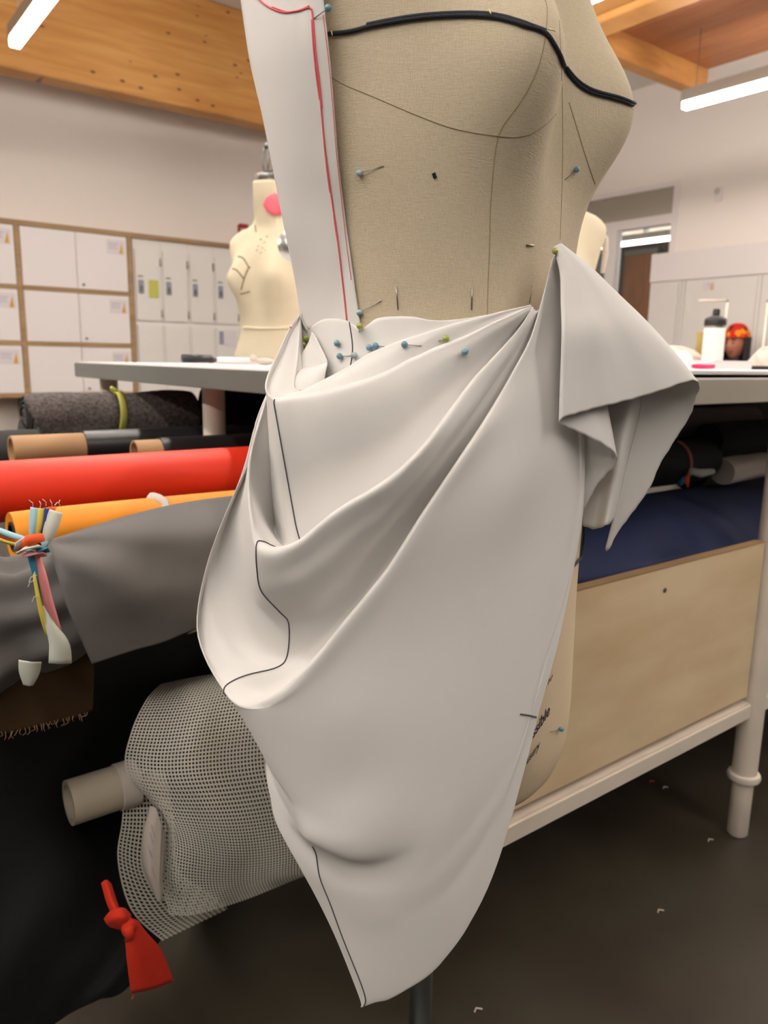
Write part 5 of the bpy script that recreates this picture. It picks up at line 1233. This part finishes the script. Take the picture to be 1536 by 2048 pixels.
# ------------------------------------------------------------------ the far form at left
p = at(541, 560, 2.62); zw2 = at(560, 655, 2.6)[2]; az = math.atan2(-p[1], -p[0]); yw2 = az-math.radians(32)
f2 = empty('dress_form', (p[0], p[1], 0), 'cream dress form with style tapes and a wire cage top standing behind the table end', 'dress form')
S2 = .97
t2, TR2 = build_torso('torso', M['linen2'], f2, p[0], p[1], zw2, yw2, None, S2, -.36, .565, .012, .86)
tc_ = TR2[-1].mean(axis=0); b2 = bvh_of(t2)
auto(MB().lathe([(0, 0), (.0445, 0), (.046, .002), (.046, .022), (.04, .026), (0, .028)], tuple(tc_), 28).done('neck_cap', M['steel'], f2), 40)
cg = MB(); cz = tc_[2]+.028
for k in range(6):
    a_ = k*math.pi/3
    cg.tube([(tc_[0]+r*math.cos(a_), tc_[1]+r*math.sin(a_), cz+h) for r, h in ((.010, 0), (.018, .015), (.0215, .04), (.018, .065), (.010, .082))], .0028, 8)
cg.lathe([(0, -.002), (.012, -.002), (.012, .010), (0, .012)], (tc_[0], tc_[1], cz), 14).lathe([(0, 0), (.012, 0), (.014, .006), (.010, .016), (0, .018)], (tc_[0], tc_[1], cz+.080), 14)
cg.done('wire_cage_top', M['darksteel'], f2, True)
MB().tube([(p[0], p[1], .04), (p[0], p[1], zw2-.33)], .013, 14).done('stand_pole', M['darksteel'], f2, True)
auto(MB().lathe([(0, 0), (.2, 0), (.2, .015), (.03, .04), (0, .04)], (p[0], p[1], 0), 28).done('stand_base', M['darksteel'], f2), 40)
M['tape'] = mat('style_tape', (120, 104, 76), .8)
for pts in ([(476, 513), (487, 517), (497, 534)], [(465, 537), (475, 542), (487, 557)], [(498, 534), (490, 552), (482, 580)], [(481, 588), (490, 586), (500, 583)], [(497, 534), (501, 535)]):
    mark('style_tape', b2, pts, .0022, M['tape'], f2, .0006)
mark('waist_tape', b2, [(488, 655), (520, 657), (560, 656), (600, 652)], .0055, mat('pale_tape', (222, 210, 184), .7), f2, .0005)
mark('side_seam', b2, [(510, 450), (512, 464)], .002, M['tape'], f2, .0004)
mk = MB()
for (x, y) in ((522, 478), (529, 484), (517, 492), (526, 495), (534, 472), (514, 500), (522, 505), (531, 500)):
    c_ = hit(b2, x, y, .001)
    if c_ is not None: mk.sphere(c_, .004, 8)
mk.done('embossed_mark', M['linen2'], f2, True)
# arm plate of the far form
c_ = hit(b2, 580, 492, .002); c_ = c_ if c_ is not None else Vector(at(580, 492, 2.4))
fd = Vector((math.cos(yw2), math.sin(yw2), 0)); sdv = Vector((-math.sin(yw2), math.cos(yw2), 0))
c2_ = Vector(at(585, 492, 2.40))
auto(MB().lathe([(0, .006), (.042, .006), (.050, 0), (.042, -.01), (0, -.01)], c2_, 28, tuple((Vector((-FH[0], -FH[1], 0))+Vector(RH)*.6).normalized())).done('arm_plate', M['steel'], f2), 40)
# pink scrap on its neck
Q = [(528, 410), (533, 395), (545, 388), (560, 390), (572, 400), (575, 418), (566, 430), (548, 432), (535, 424)]
cc = hit(b2, 550, 410, .012)
if cc is not None:
    mb = MB(); ring = []
    for (x, y) in Q:
        h_ = hit(b2, x, y, .010); ring.append(mb.bm.verts.new(h_ if h_ is not None else Vector(at(x, y, proj(cc)[2]+.01))))
    cv = mb.bm.verts.new(cc)
    for k in range(len(ring)): mb.bm.faces.new((ring[k], ring[(k+1) % len(ring)], cv))
    bmesh.ops.subdivide_edges(mb.bm, edges=mb.bm.edges[:], cuts=1, use_grid_fill=True, smooth=.5)
    po = mb.done('pink_scrap', M['pink'], smooth=True, local=cc); solid(po, .004); tag(po, 'rounded coral pink cloth scrap pinned on the neck of the far form', 'cloth')
# third form, shoulder visible behind
d3 = 2.25; p = at(1092, 560, d3); shz = at(1190, 462, d3)[2]; S3 = 1.0
f3 = empty('dress_form', (p[0], p[1], 0), 'cream dress form whose squared shoulder shows right behind the front form', 'dress form')
az = math.atan2(-p[1], -p[0])
# stands at the far side of the table
t3, TR3 = build_torso('torso', M['linen2'], f3, p[0], p[1], shz-.345*S3, az+.1, None, S3, -.04, .50, .012)
pr3 = np.array([proj(q) for r in TR3 for q in r])
sel = (pr3[:, 1] > 470) & (pr3[:, 1] < 540); print('form3 right px', pr3[sel, 0].max() if sel.any() else None, 'top', pr3[:, 1].min())
auto(MB().lathe([(0, 0), (.14, 0), (.14, .01), (.03, .03), (0, .03)], (p[0], p[1], TT+.004), 28).done('stand_base', M['darksteel'], f3), 40)
MB().tube([(p[0], p[1], TT+.03), (p[0], p[1], shz-.345*S3-.08)], .012, 12).done('stand_pole', M['darksteel'], f3, True)
sp_ = at(1208, 505, d3)
mb = MB(); mb.tube([at(1200, 468, d3), at(1210, 478, d3), at(1211, 510, d3), at(1205, 545, d3)], [.006, .010, .009, .006], 12); mb.done('frayed_edge', M['offwhite'], f3, True)

# lint on the floor
for i, (x, y, c, l) in enumerate(((1320, 1822, M['card'], 'cream thread curl on the floor below the leg'), (955, 2020, M['offwhite'], 'bent white thread scrap on the floor by the stand pole'), (1330, 1575, M['white'], 'white paper fleck on the floor under the bin'), (1303, 1563, M['pink'], 'pinkish lint fleck on the floor under the bin'), (1420, 1680, M['card'], 'tiny pale fleck on the floor left of the table foot'))):
    q = onz(x, y, .002)
    tag(MB().tube([(q[0]-.006, q[1], .0018), (q[0], q[1]+.003, .003), (q[0]+.007, q[1]-.003, .0018)], .0014, 6).done('lint', c, smooth=True, local=(q[0], q[1], 0)), l, 'lint')
